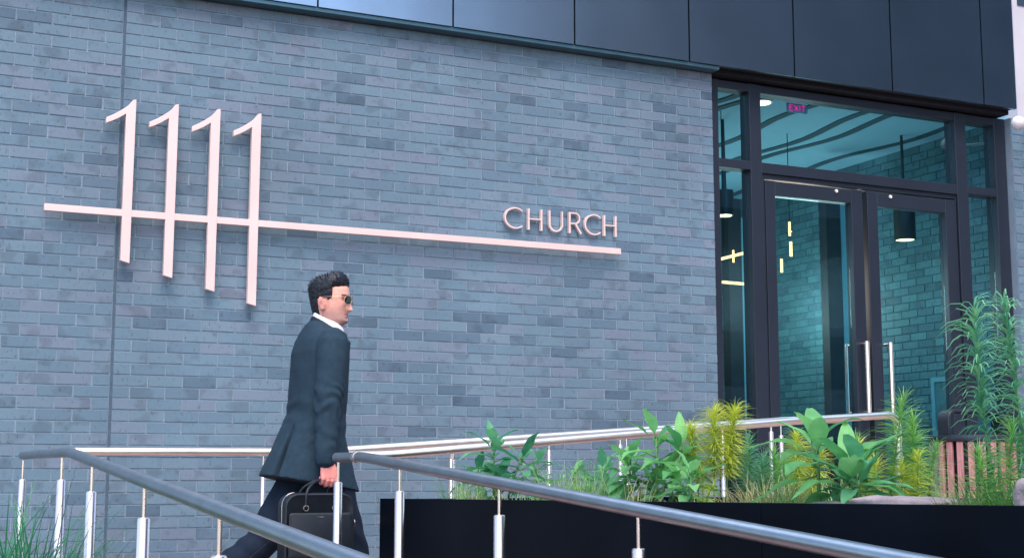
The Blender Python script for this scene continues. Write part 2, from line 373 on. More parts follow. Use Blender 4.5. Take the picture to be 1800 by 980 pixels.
part(MB().box(6.635, 6.762, 9.75, 9.85, FD, 3.90), 'lobby_column', M['lobdark'], bld)
part(MB().box(6.768, 6.84, 9.78, 9.82, FD, 3.75), 'lobby_side_panel', M['lobpale'], bld)

# --- downlights, pendant rods and the rest of the lobby fittings
def fill_light(x, y, z, e, nm='lobby fill light', r=.06, col=(1, .9, .78)):
    li = bpy.data.lights.new(nm, 'POINT'); li.energy = e; li.shadow_soft_size = r; li.color = col
    o = bpy.data.objects.new(nm, li); COL.objects.link(o); o.location = (x, y, z); return o
def downlight(x, y, label):
    t = thing('downlight', (x, y, 4.43), label, 'downlight', 'lamps in the lobby ceiling')
    part(MB().lathe([(.075, 4.425), (.085, 4.425), (.085, 4.4385), (.075, 4.4385)], x, y, 24), 'trim_ring', M['white'], t, smooth='auto')
    part(MB().lathe([(.001, 4.419), (.068, 4.420), (.072, 4.431), (.001, 4.432)], x, y, 24), 'lamp_disc', M['warm'], t, smooth='auto')
downlight(6.275, 8.74, 'round lit ceiling downlight seen through the wide glass over the doors')
dlx, dly = 6.33, 9.35
t = thing('downlight', (dlx, dly, 3.68), 'small round lit downlight hanging low behind the left side window', 'downlight', 'lamps in the lobby ceiling')
part(MB().lathe([(.001, 3.655), (.058, 3.657), (.06, 3.664), (.001, 3.665)], dlx, dly, 24), 'lamp_disc', M['warm'], t, smooth='auto')
part(MB().lathe([(.07, 3.66), (.075, 3.66), (.075, 3.86), (.02, 3.87), (.012, 4.438), (.005, 4.438), (.01, 3.85), (.065, 3.84)], dlx, dly, 24), 'lamp_housing', M['bronze'], t, smooth='auto')
t = thing('cylinder_lamp', (7.98, 9.15, 3.55), 'dark cylinder ceiling lamp with lit underside behind the right door', 'ceiling lamp')
part(MB().lathe([(.076, 3.57), (.076, 3.55), (.088, 3.55), (.088, 4.03), (.012, 4.035), (.012, 4.438)], 7.98, 9.15, 32, cap=False), 'lamp_housing', M['bronze'], t, smooth='auto')
part(MB().lathe([(.001, 3.552), (.074, 3.553), (.075, 3.565), (.001, 3.566)], 7.98, 9.15, 32), 'lamp_disc', M['warm'], t, smooth='auto')
def rods(name, x, y, z, lst, label):
    t = thing(name, (x, y, z), label, 'pendant light', 'rod pendant lights in the lobby')
    for p, q, r in lst:
        part(MB().tube([p, q], r, 8), 'lamp_rod', M['warmrod'], t, smooth='auto')
    part(MB().tube([(x, y, z + .05), (x, y, 4.436)], .004, 6), 'wire', M['bronze'], t)
rods('rod_pendant', 6.16, 9.12, 3.30, [((6.115, 9.12, 3.355), (6.11, 9.12, 3.18), .006), ((6.11, 9.2, 3.26), (6.32, 9.05, 3.32), .011), ((6.255, 9.13, 3.345), (6.255, 9.13, 3.25), .008), ((6.13, 9.1, 3.085), (6.35, 9.12, 3.085), .011)],
     'gold lit rod pendant light behind the left side window')
rods('rod_pendant', 7.07, 9.5, 3.55, [((7.07, 9.5, 3.69), (7.07, 9.5, 3.575), .010), ((7.078, 9.5, 3.525), (7.078, 9.5, 3.405), .012), ((6.98, 9.5, 3.375), (6.98, 9.5, 3.265), .011), ((7.03, 9.46, 3.60), (7.12, 9.54, 3.62), .004)],
     'gold lit upright rod pendant light behind the left door')
for x, y, e in ((6.4, 9.4, 6), (7.4, 9.3, 8), (6.9, 11.2, 16), (7.9, 10.6, 12), (5.2, 11.0, 9)):
    fill_light(x, y, 3.1, e * 1.0, r=.3)  # added fill lights in mid-air to brighten the lobby, apart from its fittings
t = thing('exit_sign', (6.50, 8.63, 4.38), 'small red lit exit sign under the lobby ceiling above the doors', 'sign')
part(MB().box(6.425, 6.615, 8.626, 8.634, 4.348, 4.418), 'sign_plate', M['ceil'], t)
def stroke(poly_list): return poly_list
ex = MB()
def bar2(mb, x0, z0, x1, z1, wd, y0, y1):
    d = Vector((x1 - x0, z1 - z0)).normalized(); nx, nz = -d.y * wd / 2, d.x * wd / 2
    mb.prism([(x0 + nx, z0 + nz), (x0 - nx, z0 - nz), (x1 - nx, z1 - nz), (x1 + nx, z1 + nz)], y0, y1)
xx = 6.448; zb, zt = 4.362, 4.404; wd = .007; ya, yb = 8.619, 8.625
for (a, b, c, d) in ((0, 0, 0, 1), (0, 1, .7, 1), (0, .5, .6, .5), (0, 0, .7, 0), (1.05, 0, 1.75, 1), (1.05, 1, 1.75, 0), (2.15, 0, 2.15, 1), (2.5, 1, 3.3, 1), (2.9, 0, 2.9, 1)):
    bar2(ex, xx + a * .044, zb + b * (zt - zb), xx + c * .044, zb + d * (zt - zb), wd, ya, yb)
part(ex, 'sign_letters', M['red'], t)
t = thing('picture_frame', (8.3, 9.3, 2.2), 'tall narrow white frame on the lobby brick wall behind the right door', 'frame')
pf = MB(); x0, x1 = 8.325, 8.35; ya, yb, za, zb = 9.02, 9.30, 1.95, 2.43
pf.box(x0, x1, ya, ya + .04, za, zb).box(x0, x1, yb - .04, yb, za, zb).box(x0, x1, ya + .04, yb - .04, zb - .04, zb).box(x0, x1, ya + .04, yb - .04, za, za + .04)
part(pf, 'frame_border', M['lobpale'], t); part(MB().box(8.335, 8.345, ya + .04, yb - .04, za + .04, zb - .04), 'frame_panel', M['inbrick'], t)
t = thing('wall_device', (8.3, 8.85, 2.25), 'small pale square device on the lobby wall beside the white frame', 'wall device')
part(MB().box(8.30, 8.355, 8.85, 8.95, 2.16, 2.28), 'device_case', M['bronze'], t, bevel=.006); part(MB().box(8.295, 8.299, 8.865, 8.935, 2.20, 2.265), 'device_screen', M['lobpale'], t)

# ------------------------------------------------------------------ wall signs
sg = thing('address_sign', (1.9, W - .05, 3.11), 'tall pale metal numerals 1111 crossed by a long bar on the brick wall', 'sign')
base = [(0, 0), (-.019, -.004), (-.028, -.017), (-.040, -.033), (-.0625, -.055), (-.098, -.082), (-.132, -.104), (-.168, -.124), (-.168, -.157), (-.135, -.141), (-.10, -.121), (-.0565, -.090)]
for xr, L in ((1.519, .954), (1.767, 1.025), (2.017, 1.091), (2.268, 1.163)):
    poly = [(xr + a, 3.790 + b) for a, b in base] + [(xr - .058, 3.79 - L), (xr - .006, 3.79 - L - .014)]
    nm = MB().prism(poly, W - .080, W - .045)
    o = part(nm, 'numeral', M['sign'], sg, bevel=.0015)
    for z in (3.55, 3.0): part(MB().tube([(xr - .03, W - .046, z), (xr - .03, W + .002, z)], .006, 8), 'standoff', M['steel'], o)
part(MB().box(1.03, 4.773, W - .0775, W - .048, 3.094, 3.134), 'bar', M['sign'], sg, bevel=.0015)
lt = thing('lettering', (4.3, W - .03, 3.28), 'pale raised capital letters CHURCH above the right end of the long bar', 'lettering')
def glyph(ch, x0, x1, z0, z1):
    w_, h_ = x1 - x0, z1 - z0; mb = MB(); T = .0125; t_ = .0082; ya, yb = W - .035, W - .010
    def path(pts, wid, k=0):
        n = len(pts); l = []; r = []
        for i, (x, z) in enumerate(pts):
            a = pts[max(i - 1, 0)]; b = pts[min(i + 1, n - 1)]; d = Vector((b[0] - a[0], b[1] - a[1])).normalized()
            wd = (wid(i / (n - 1)) if callable(wid) else wid) / 2
            l.append((x - d.y * wd, z + d.x * wd)); r.append((x + d.y * wd, z - d.x * wd))
        for i in range(n - 1): mb.prism([l[i], r[i], r[i+1], l[i+1]], ya + k, yb)
    def stem(x, za=z0, zb=z1):
        mb.prism([(x - T*.56, za), (x + T*.56, za), (x + T*.46, (za+zb)/2), (x + T*.56, zb), (x - T*.56, zb), (x - T*.46, (za+zb)/2)], ya, yb)
    if ch == 'H':
        stem(x0 + T/2); stem(x1 - T/2); mb.prism([(x0 + T, z0 + h_*.49), (x1 - T, z0 + h_*.49), (x1 - T, z0 + h_*.49 + t_), (x0 + T, z0 + h_*.49 + t_)], ya + .001, yb)
    if ch == 'C':
        rx, rz = (w_ - T/2)/1.67, h_/2 - t_/2; cx, cz = x0 + T/2 + rx, (z0 + z1)/2
        path([(cx + rx*math.cos(R(48 + i*264/30)), cz + rz*math.sin(R(48 + i*264/30))) for i in range(31)], lambda u: t_ + (T - t_)*math.sin(math.pi*u)**2)
    if ch == 'U':
        r = w_/2 - T/2; pts = [(x0 + T/2, z1)] + [(x0 + w_/2 - r*math.cos(R(i*180/18)), z0 + r + t_/2 - r*math.sin(R(i*180/18))) for i in range(19)] + [(x1 - T/2, z1)]
        path(pts, lambda u: T if u < .3 else max(t_, T - (u-.3)*.014))
    if ch == 'R':
        stem(x0 + T/2); r = h_*.25
        pts = [(x0 + T, z1 - t_/2), (x0 + w_*.5, z1 - t_/2)] + [(x0 + w_*.5 + r*.95*math.sin(R(i*180/14)), z1 - t_/2 - r + r*math.cos(R(i*180/14))) for i in range(1, 15)] + [(x0 + T, z1 - t_/2 - 2*r)]
        path(pts, t_ * 1.15, .001); path([(x0 + w_*.50, z1 - 2*r), (x1 - .003, z0)], T, .002)
    return mb
for ch, a, b in (('C', 3.92, 4.052), ('H', 4.093, 4.200), ('U', 4.248, 4.356), ('R', 4.399, 4.495), ('C', 4.516, 4.640), ('H', 4.664, 4.765)):
    part(glyph(ch, a, b, 3.220, 3.362), 'letter', M['sign'], lt)

# ------------------------------------------------------------------ railings
def smooth_path(pts, r=.08, n=6):
    pts = [Vector(p) for p in pts]; out = [pts[0]]
    for i in range(1, len(pts) - 1):
        a = (pts[i-1] - pts[i]); b = (pts[i+1] - pts[i]); k = min(r, a.length*.45, b.length*.45)
        p0 = pts[i] + a.normalized()*k; p1 = pts[i] + b.normalized()*k
        for j in range(n + 1):
            u = j / n; out.append(p0*(1-u)**2 + pts[i]*2*u*(1-u) + p1*u*u)
    return out + [pts[-1]]
def railing(label, pts, posts, floorz, rr=.0205, pr=.0185, mat='railsteel', sr=.006, stub=.10, group='stainless railings round the ramps', postmat='steel', collars=()):
    p0 = pts[0]
    t = thing('handrail', (p0[0], p0[1], FL), label, 'railing', group)
    part(MB().tube(smooth_path(pts), rr, 18), 'rail', M[mat], t, smooth='auto')
    for i in range(len(posts)):
        x, y, zt = posts[i]; fz = floorz(x, y)
        pm = MB().lathe([(pr, fz), (pr, zt - stub - .004), (pr - .003, zt - stub), (.002, zt - stub + .001)], x, y, 20)
        po = part(pm, 'post', M[postmat], t, smooth='auto')
        sb = MB().tube([(x, y, zt - stub - .01), (x, y, zt - .03), (x + .0, y, zt - rr * .8)], sr, 10)
        part(sb, 'post_stub', M['steel'], po, smooth='auto')
        part(MB().lathe([(pr*2.1, fz), (pr*2.1, fz + .008), (pr*1.05, fz + .012), (pr*1.05, fz + .02)], x, y, 20), 'post_base', M['steel'], po, smooth='auto')
    for c in collars:
        part(MB().tube(c, rr + .0025, 18), 'collar', M['steel'], t, smooth='auto')
    return t
sl_ = (1.674 - 1.449) / (5.458 - 2.096)
def zr(y, y0=5.46, z0=1.680): return z0 - (y0 - y) * sl_ if y < y0 else z0 + (y - y0) * .03
def fv(x, y): return min(FL, FL - (5.449 - y) * .0680)
Xr = 1.947
def zrr(y): return 1.683 if y >= 5.47 else 1.683 - (5.47 - y) * .0770
railing('grey tubular handrail with steel posts down the ramp in front of the black planter', [(Xr, 5.80, 1.685), (Xr, 5.47, 1.683), (Xr, -3.6, zrr(-3.6))],
        [(Xr, y, zrr(y)) for y in (5.778, 5.059, 4.175, 3.306, 2.4, 1.5, .6, -.3, -1.2, -2.1, -3)], fv, mat='greytube', collars=([(Xr, 5.56, 1.6835), (Xr, 5.535, 1.6835)],))
Xl = .812
def zrl(y): return 1.694 if y >= 5.50 else 1.694 - (5.50 - y) * .0735
railing('grey tubular handrail with steel posts down the ramp at the lower left', [(Xl, 6.89, 1.702), (Xl, 5.50, 1.694), (Xl, -3.6, zrl(-3.6))],
        [(Xl, y, zrl(y)) for y in (6.86, 5.672, 4.98, 4.091, 3.235, 2.35, 1.5, .6, -.3, -1.2, -2.1, -3)], fv, mat='greytube', rr=.019)
def fu(x, y): return FL if x < 2.622 else min(FD, FL + (x - 2.622) * (FD - FL) / (5.14 - 2.622))
railing('bright steel handrail running beside the brick wall from landing to doors', [(1.20, 7.95, 1.739), (2.55, 7.95, 1.747), (5.85, 7.95, 1.985), (6.35, 7.95, 1.995)],
        [(2.235, 7.95, 1.742), (3.4, 7.95, 1.808), (4.6, 7.95, 1.894), (5.8, 7.95, 1.982)], fu, rr=.0235, pr=.0165)
def zun(x): return 1.716 if x < 2.593 else min(1.716 + (x - 2.593) * .0845, 1.962 + (x - 5.5) * .04)
railing('bright steel handrail behind the planter plants ending in a drop near the doors', [(2.36, 6.95, 1.714), (2.593, 6.95, 1.716), (5.143, 6.95, 1.931), (5.945, 6.95, 1.985), (5.945, 6.95, FD)],
        [(2.961, 6.95, 1.747), (3.537, 6.95, 1.796), (3.981, 6.95, 1.833), (4.66, 6.95, 1.890), (5.00, 6.95, 1.919)], fu, rr=.0225, pr=.0135, stub=.05)

# ------------------------------------------------------------------ planter
pl = thing('planter', (2.2, 5.95, 0), 'long black metal planter box full of green plants beside the ramp', 'planter')
def slab(x0, x1, y0, y1, zb, za_, zb_): # top slopes from y0 (za_) to y1 (zb_)
    return MB().add([(x0,y0,zb),(x1,y0,zb),(x1,y1,zb),(x0,y1,zb),(x0,y0,za_),(x1,y0,za_),(x1,y1,zb_),(x0,y1,zb_)],
                    [(0,3,2,1),(4,5,6,7),(0,1,5,4),(1,2,6,5),(2,3,7,6),(3,0,4,7)])
PX0, PX1, PYa, PYb = 2.2, 3.6, 1.2, 5.955
def ztop(y): return 1.511 + (5.955 - y) * .0088
ym = 3.112
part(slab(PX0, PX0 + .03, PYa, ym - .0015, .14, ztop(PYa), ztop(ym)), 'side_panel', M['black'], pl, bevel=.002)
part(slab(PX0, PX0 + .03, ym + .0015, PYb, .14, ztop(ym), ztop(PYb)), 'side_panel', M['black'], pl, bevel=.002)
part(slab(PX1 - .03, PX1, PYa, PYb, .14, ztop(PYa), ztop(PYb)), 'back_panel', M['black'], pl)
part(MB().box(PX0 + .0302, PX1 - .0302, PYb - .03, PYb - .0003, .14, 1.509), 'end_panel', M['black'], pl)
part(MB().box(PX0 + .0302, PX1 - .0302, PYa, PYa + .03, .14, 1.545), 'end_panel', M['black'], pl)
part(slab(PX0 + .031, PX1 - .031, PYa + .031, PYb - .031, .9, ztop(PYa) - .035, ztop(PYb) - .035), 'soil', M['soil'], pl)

def ray_at(px, X):            # photo column -> depth along the planter for a given X
    a = (px - 900) / 2510.; yw = R(25.5); pt = math.atan(349/2510.)
    b = (490 - 880) / 2510.
    dx = math.sin(yw)*(math.cos(pt) - b*math.sin(pt)) + a*math.cos(yw); dy = math.cos(yw)*(math.cos(pt) - b*math.sin(pt)) - a*math.sin(yw)
    return X / dx * dy
# ---- broadleaf plants
def leaf(mb, base, d, up, L, wd, droop, fold=.25, nu=8):
    d = Vector(d).normalized(); up = Vector(up); side = d.cross(up).normalized(); up = side.cross(d)
    pts = []; p = Vector(base); ang = 0
    rows = []
    for i in range(nu + 1):
        u = i / nu; wv = wd * math.sin(math.pi * min(1, u * .97 + .03) ** .8) ** .85 * (1 - .35 * u ** 3) if 0 < i < nu else wd * .02
        dirn = d * math.cos(ang) - up * math.sin(ang); nrm = up * math.cos(ang) + d * math.sin(ang)
        wig = .07 * wd * math.sin(u * 11 + L * 90)
        row = []
        for k in (-1, -.5, 0, .5, 1): row.append(p + side * wv * .5 * k + nrm * (abs(k) * wv * fold * .5 + (wig if k else 0)))
        rows.append(row); p = p + dirn * L / nu; ang += droop / nu
    vs_ = [q for r in rows for q in r]; fs = []
    for i in range(nu):
        for k in range(4): a = i*5 + k; fs.append((a, a+1, a+6, a+5))
    mb.add(vs_, fs)
def broadleaf(px, X, hgt, label, stems, L, seed, mat='lfA', dz=0):
    r = random.Random(seed); y = ray_at(px, X); z0 = ztop(y) - .05 + dz
    t = thing('broadleaf_plant', (X, y, z0), label, 'plant', 'broadleaf plants in the planter')
    fo = MB(); st = MB()
    for (sx, sy, hh, nl) in stems:
        bx, by = X + sx * .4, y + sy * .4; tip = Vector((X + sx, y + sy, z0 + hh))
        mid = Vector((bx, by, z0)).lerp(tip, .5) + Vector((0, 0, hh * .1))
        st.tube([(bx, by, z0), mid, tip], [.006, .005, .004], 7)
        a0 = r.random() * 6.28
        for i in range(nl):
            tier = i / max(1, nl - 1); az = a0 + i * 2.4 + r.uniform(-.3, .3); el = R(66 - 74 * tier + r.uniform(-9, 9))
            dv = Vector((math.cos(az)*math.cos(el), math.sin(az)*math.cos(el), math.sin(el)))
            b = tip - Vector((0, 0, hh * .45 * tier * r.uniform(.6, 1.1)))
            pe = b + dv * L * .16
            st.tube([b, pe], [.003, .0025], 5)
            ll = L * r.uniform(.75, 1.12) * (.82 + .3 * tier)
            leaf(fo, pe, dv, (0, 0, 1) if abs(el) < 1.2 else (-math.cos(az), -math.sin(az), .3), ll, ll * r.uniform(.32, .44), r.uniform(.4, 1.3))
    part(fo, 'foliage', M[mat], t, smooth=True, fixn=False); part(st, 'stem', M['stem'], t, smooth=True)
broadleaf(868, 2.55, .25, 'dark green broadleaf plant at the left end of the planter', [(0, 0, .27, 11), (.05, -.17, .22, 10), (-.02, .12, .15, 9), (.0, -.08, .12, 9), (.06, .10, .10, 7)], .145, 3)
broadleaf(1060, 2.5, .2, 'low broadleaf plant between the leftmost one and the taller middle one', [(0, 0, .15, 10), (.06, .10, .12, 9), (-.02, -.06, .09, 7)], .10, 5)
broadleaf(1155, 2.50, .3, 'bushy broadleaf plant in the middle of the planter', [(0, 0, .26, 12), (.03, -.11, .21, 12), (-.02, .14, .17, 11), (.02, -.02, .12, 10), (.03, .08, .10, 9), (.0, -.15, .10, 8)], .145, 8, 'lfB')
broadleaf(1440, 2.36, .3, 'large broadleaf plant with big upright leaves before the doors', [(0, 0, .20, 12), (.02, -.10, .12, 9)], .175, 21, 'lfB')
broadleaf(1510, 2.40, .2, 'small dark broadleaf plant at the foot of the large one', [(0, 0, .125, 10), (.02, .03, .08, 7)], .145, 33)
broadleaf(945, 2.75, .2, 'small broadleaf plant right behind the leftmost one', [(0, 0, .20, 9), (.04, .10, .14, 8)], .115, 41)
broadleaf(1010, 2.85, .2, 'low pale broadleaf plant standing in the grass left of the middle one', [(0, 0, .15, 9), (.03, -.08, .10, 8)], .10, 43, 'lfB')
broadleaf(1215, 2.42, .2, 'small broadleaf plant on the right flank of the middle one', [(0, 0, .13, 9), (.02, .04, .09, 7)], .11, 47, 'lfB')
# ---- feathery plants
def feathery(stems, label, seed, mat, L=.075, rows=60, per=6, droop=1.0, el0=68, el1=18, wd=.0021, u0=.1, X=None, y=None, z0=None):
    r = random.Random(seed)
    t = thing('feathery_plant', (X, y, z0), label, 'plant', 'feathery thread leaved plants in the planter')
    fo = MB(); st = MB()
    for (dx, dy, hh, lx, ly) in stems:
        b = Vector((X + dx, y + dy, z0)); tip = b + Vector((lx, ly, hh)); mid = b.lerp(tip, .5) - Vector((lx * .25, ly * .25, 0)) + Vector((r.uniform(-.03, .03), r.uniform(-.03, .03), 0))
        P = [(b*(1-u)**2 + mid*2*u*(1-u) + tip*u*u) for u in [i/12 for i in range(13)]]
        st.tube(P, [.0032 - .0018 * i / 12 for i in range(13)], 6)
        nrow = int(rows * hh / .3) + 8
        for k in range(nrow):
            u = u0 + (1 - u0) * (k / (nrow - 1)); p = P[min(12, int(u * 12))].lerp(P[min(12, int(u*12) + 1)], u*12 - int(u*12))
            lrow = .8 + .35 * noise.noise(Vector((u * 6, seed, hh * 9)))
            for q in range(per if r.random() > .12 else per // 3):
                az = r.random() * 6.28; el = R(el1 + (el0 - el1) * u ** 5 + r.uniform(-16, 16)) 
                ll = L * lrow * r.uniform(.55, 1.25) * (1 - .35 * u ** 6) * min(1, .55 + 1.2 * (u - u0))
                d = Vector((math.cos(az)*math.cos(el), math.sin(az)*math.cos(el), math.sin(el)))
                sd = Vector((-math.sin(az), math.cos(az), 0)); a = p.copy(); ang = 0; vsx = []
                n = 4
                for i in range(n + 1):
                    w2 = wd * (1 - .75 * (i / n) ** 2) * .5; tw = Vector((0, 0, w2 * .8)); vsx += [a - sd * w2 - tw*.5, a + sd * w2 + tw*.5]
                    dd = (d - Vector((0, 0, droop * (i / n)))).normalized(); a = a + dd * ll / n
                fo.add(vsx, [(2*i, 2*i+1, 2*i+3, 2*i+2) for i in range(n)])
    part(fo, 'foliage', M[mat], t, fixn=False); part(st, 'stem', M['stem'], t, smooth=True)
def fp(px, X, stems, label, seed, mat, **k):
    y = ray_at(px, X); feathery(stems, label, seed, mat, X=X, y=y, z0=ztop(y) - .05, **k)
fp(1760, 2.42, [(0, 0, .50, -.035, .02)], 'tallest blue green feathery plant with drooping leaves by the right jamb', 1, 'fthT', L=.112, rows=40, per=4, droop=1.7, el0=66, el1=34, wd=.0055)
fp(1812, 2.38, [(0, 0, .48, -.03, .02)], 'tall blue green feathery plant cut by the right edge of the photo', 2, 'fthT', L=.11, rows=40, per=4, droop=1.7, el0=66, el1=34, wd=.0055)
fp(1255, 2.62, [(0, 0, .33, .01, 0), (.03, -.03, .33, .02, -.03), (-.03, .04, .28, -.02, .02)], 'yellow feathery clump beside the middle broadleaf plant', 4, 'fthY', L=.10, rows=80, per=10, droop=1.1, u0=.38, el1=8)
fp(1318, 2.75, [(0, 0, .24, 0, 0), (.03, .05, .2, .02, .03), (.0, -.06, .18, 0, -.02)], 'dark green feathery clump behind the dry grass', 6, 'fthT', L=.082, rows=64, per=9, droop=.7)
fp(1362, 2.80, [(0, 0, .20, 0, 0), (.04, .04, .17, .02, .0), (-.02, -.06, .16, 0, -.02)], 'low green feathery clump left of the large broadleaf plant', 7, 'fthG', L=.082, rows=64, per=9, droop=.7)
fp(1402, 2.9, [(0, 0, .25, 0, 0), (.03, -.05, .2, .02, -.02), (.05, .05, .15, .0, .02)], 'yellow feathery clump right behind the large broadleaf plant', 9, 'fthY', L=.09, rows=80, per=10, droop=1.1, u0=.3, el1=8)
fp(1560, 2.62, [(0, 0, .32, .05, -.02), (.02, -.05, .24, .02, -.02), (-.02, .06, .22, -.02, .02)], 'green feathery plant leaning over the end of the rail', 10, 'fthG', L=.088, rows=58, per=9, droop=.8)
fp(1512, 2.7, [(0, 0, .21, 0, 0), (.0, -.05, .15, .0, -.02), (.03, .05, .2, 0, 0)], 'short yellow feathery clump beneath the rail end', 12, 'fthY', L=.078, rows=64, per=9, droop=.8)
fp(1612, 2.62, [(0, 0, .265, .0, .0), (.02, -.03, .19, .01, -.02)], 'green feathery plant with yellow skirt left of the slatted bin', 13, 'fthG', L=.082, rows=58, per=9, droop=.9)
fp(1618, 2.55, [(0, 0, .17, .0, .0), (-.02, .03, .14, .01, .02)], 'yellow low feathery plant touching the slatted bin', 17, 'fthY', L=.06, rows=58, per=9, droop=.9)
fp(1788, 2.36, [(0, 0, .22, .0, .0), (.03, -.04, .17, .02, -.02), (-.02, .06, .16, -.01, .02)], 'green feathery clump under the tall plants at the right edge', 14, 'fthG', L=.078, rows=66, per=9, droop=.7)
fp(1105, 2.9, [(0, 0, .14, .0, .0), (.05, -.06, .12, .02, -.02)], 'thin feathery seedling behind the middle broadleaf plant', 18, 'fthG', L=.05, rows=50, per=6, droop=.7)
fp(1236, 2.45, [(0, 0, .14, .0, .0), (.01, -.03, .1, .0, -.02)], 'pale feathery sprig below the yellow clump', 19, 'fthY', L=.055, rows=40, per=6, droop=.8)
# ---- grass tufts
def tuft(X, y, z0, label, n, hgt, spread, seed, mat='grass', group='grass tufts in the planter', wd=.003, bend=1.2):
    r = random.Random(seed); mb = MB()
    for i in range(n):
        az = r.random()*6.28; rad = spread * r.random()**.6
        b = Vector((X + math.cos(az)*rad*.5, y + math.sin(az)*rad*.5, z0)); az += r.uniform(-1, 1)
        el = R(r.uniform(50, 88)); d = Vector((math.cos(az)*math.cos(el), math.sin(az)*math.cos(el), math.sin(el)))
        hh = hgt * r.uniform(.45, 1.1); nn = 6; bd = bend * r.uniform(.2, 1.1); sd = Vector((-math.sin(az), math.cos(az), 0)); a = b; vv = []
        for k in range(nn + 1):
            w2 = wd * .5 * (1 - (k/nn)**2 * .9); vv += [a - sd*w2 + Vector((0, 0, 0)), a + sd*w2]
            dd = (d + Vector((math.cos(az), math.sin(az), -1)) * bd * (k/nn)**1.5 * .7).normalized(); a = a + dd*hh/nn
        mb.add(vv, [(2*k, 2*k+1, 2*k+3, 2*k+2) for k in range(nn)])
    mb.v = [(a - X, b - y, c - z0) for a, b, c in mb.v]
    o = mb.build('grass_tuft', M[mat], fixn=False); o.location = (X, y, z0)
    return tag(o, label, 'grass', group)
def tp(px, X, label, n, hgt, spread, seed, mat='grass', **k):
    y = ray_at(px, X); tuft(X, y, ztop(y) - .045, label, n, hgt, spread, seed, mat, **k)
tp(818, 2.32, 'grass tuft at the far left corner of the planter', 110, .19, .16, 1)
tp(836, 2.34, 'short dry grass tuft at the left corner of the planter', 60, .10, .14, 21, 'straw')
tp(985, 2.5, 'grass tuft right of the leftmost broadleaf plant', 200, .20, .18, 2)
tp(1035, 2.34, 'thin arching grass tuft behind the dark rail', 130, .19, .16, 3)
tp(1110, 2.30, 'sparse grass tuft leaning left of the middle broadleaf plant', 40, .15, .14, 4, 'straw')
tp(1205, 2.33, 'low dry grass tuft under the yellow feathery clump', 70, .06, .12, 5, 'straw')
tp(1345, 2.36, 'wide arching dry grass tuft left of the large broadleaf plant', 260, .15, .18, 6, 'straw', bend=2)
tp(1385, 2.38, 'green arching grass tuft touching the large broadleaf plant', 150, .13, .16, 7, bend=2)
tp(1300, 2.33, 'straw coloured grass tuft on the planter edge below the dark clump', 140, .09, .14, 8, 'straw', bend=2)
tp(1700, 2.40, 'dry grass tuft in front of the slatted bin', 170, .095, .15, 9, 'straw', bend=1.5)
tp(1745, 2.42, 'thick green grass tuft at the foot of the tallest plant', 200, .14, .17, 10, bend=1.6)
tp(1795, 2.42, 'grass tuft at the right end of the photo', 100, .11, .14, 11, bend=1.6)
tp(1620, 2.9, 'thin grass tuft behind the stones', 60, .14, .2, 12)
tp(1470, 3.2, 'green grass tuft behind the large broadleaf plant', 90, .2, .3, 13)
tp(915, 2.40, 'grass tuft behind the leftmost broadleaf plant', 70, .12, .2, 14)
# garden bed at the lower left
for i, (x, y, n, hg, sp_, lab, mt, wd_) in enumerate((
        (.50, 5.0, 230, .60, .5, 'dark green grass tuft at the left edge below the railing', 'dgrass', .008),
        (.64, 5.0, 150, .50, .35, 'dark grass tuft between the first two railing posts', 'dgrass', .007),
        (.71, 3.7, 14, .46, .3, 'thin pale grass with long arching blades crossing the railing posts', 'straw', .0045),
        (.70, 3.3, 12, .40, .3, 'sparse arching grass in front of the wall under the sloping rail', 'grass', .0045),
        (.46, 4.1, 130, .34, .3, 'low bright grass tuft in the lower left corner', 'grass', .006))):
    tuft(x, y, 1.05, lab, n, hg, sp_, 50 + i, mt, 'grass tufts in the garden bed', wd_, 1.1)
# ---- stones
def stone(px, X, sx, sy, sz, label, seed, mat='stone', yaw=0, tilt=0, lift=0):
    r = random.Random(seed); y = ray_at(px, X); z0 = ztop(y) - .045 + lift
    b = bmesh.new(); bmesh.ops.create_icosphere(b, subdivisions=4, radius=1)
    for v in b.verts:
        c = v.co.copy(); k = 5.0; nrm = (abs(c.x)**k + abs(c.y)**k + abs(c.z)**k)**(1/k); c /= nrm
        c *= 1 + .16 * noise.noise(c * 1.7 + Vector((seed, 0, 0))) + .06 * noise.noise(c * 5 + Vector((0, seed, 0)))
        v.co = Vector((c.x * sx, c.y * sy, c.z * sz))
    me = bpy.data.meshes.new('flat_stone'); b.to_mesh(me); b.free(); me.materials.append(M[mat])
    for p in me.polygons: p.use_smooth = True
    o = bpy.data.objects.new('flat_stone', me); COL.objects.link(o); o.location = (X, y, z0 + sz * .8); o.rotation_euler = (tilt, 0, yaw)
    return tag(o, label, 'stone', 'stones in the planter')
stone(1487, 2.37, .05, .10, .022, 'pale flat stone under the large broadleaf plant', 2, lift=.008)
stone(1590, 2.36, .06, .15, .028, 'long flat stone with rough dark side before the slatted bin', 5, lift=.010)
stone(1822, 2.30, .025, .045, .055, 'pale upright stone at the right edge of the planter', 9, 'stone')
lg = MB(); yl = ray_at(1607, 2.75); zl = ztop(yl) - .05
lg.tube([(2.75, yl, zl), (2.75, yl, zl + .08), (2.752, yl, zl + .165)], [.019, .018, .017], 12)
o = lg.build('wooden_stake', M['greywood'], smooth='auto'); tag(o, 'weathered wooden stake standing behind the long flat stone', 'stake')

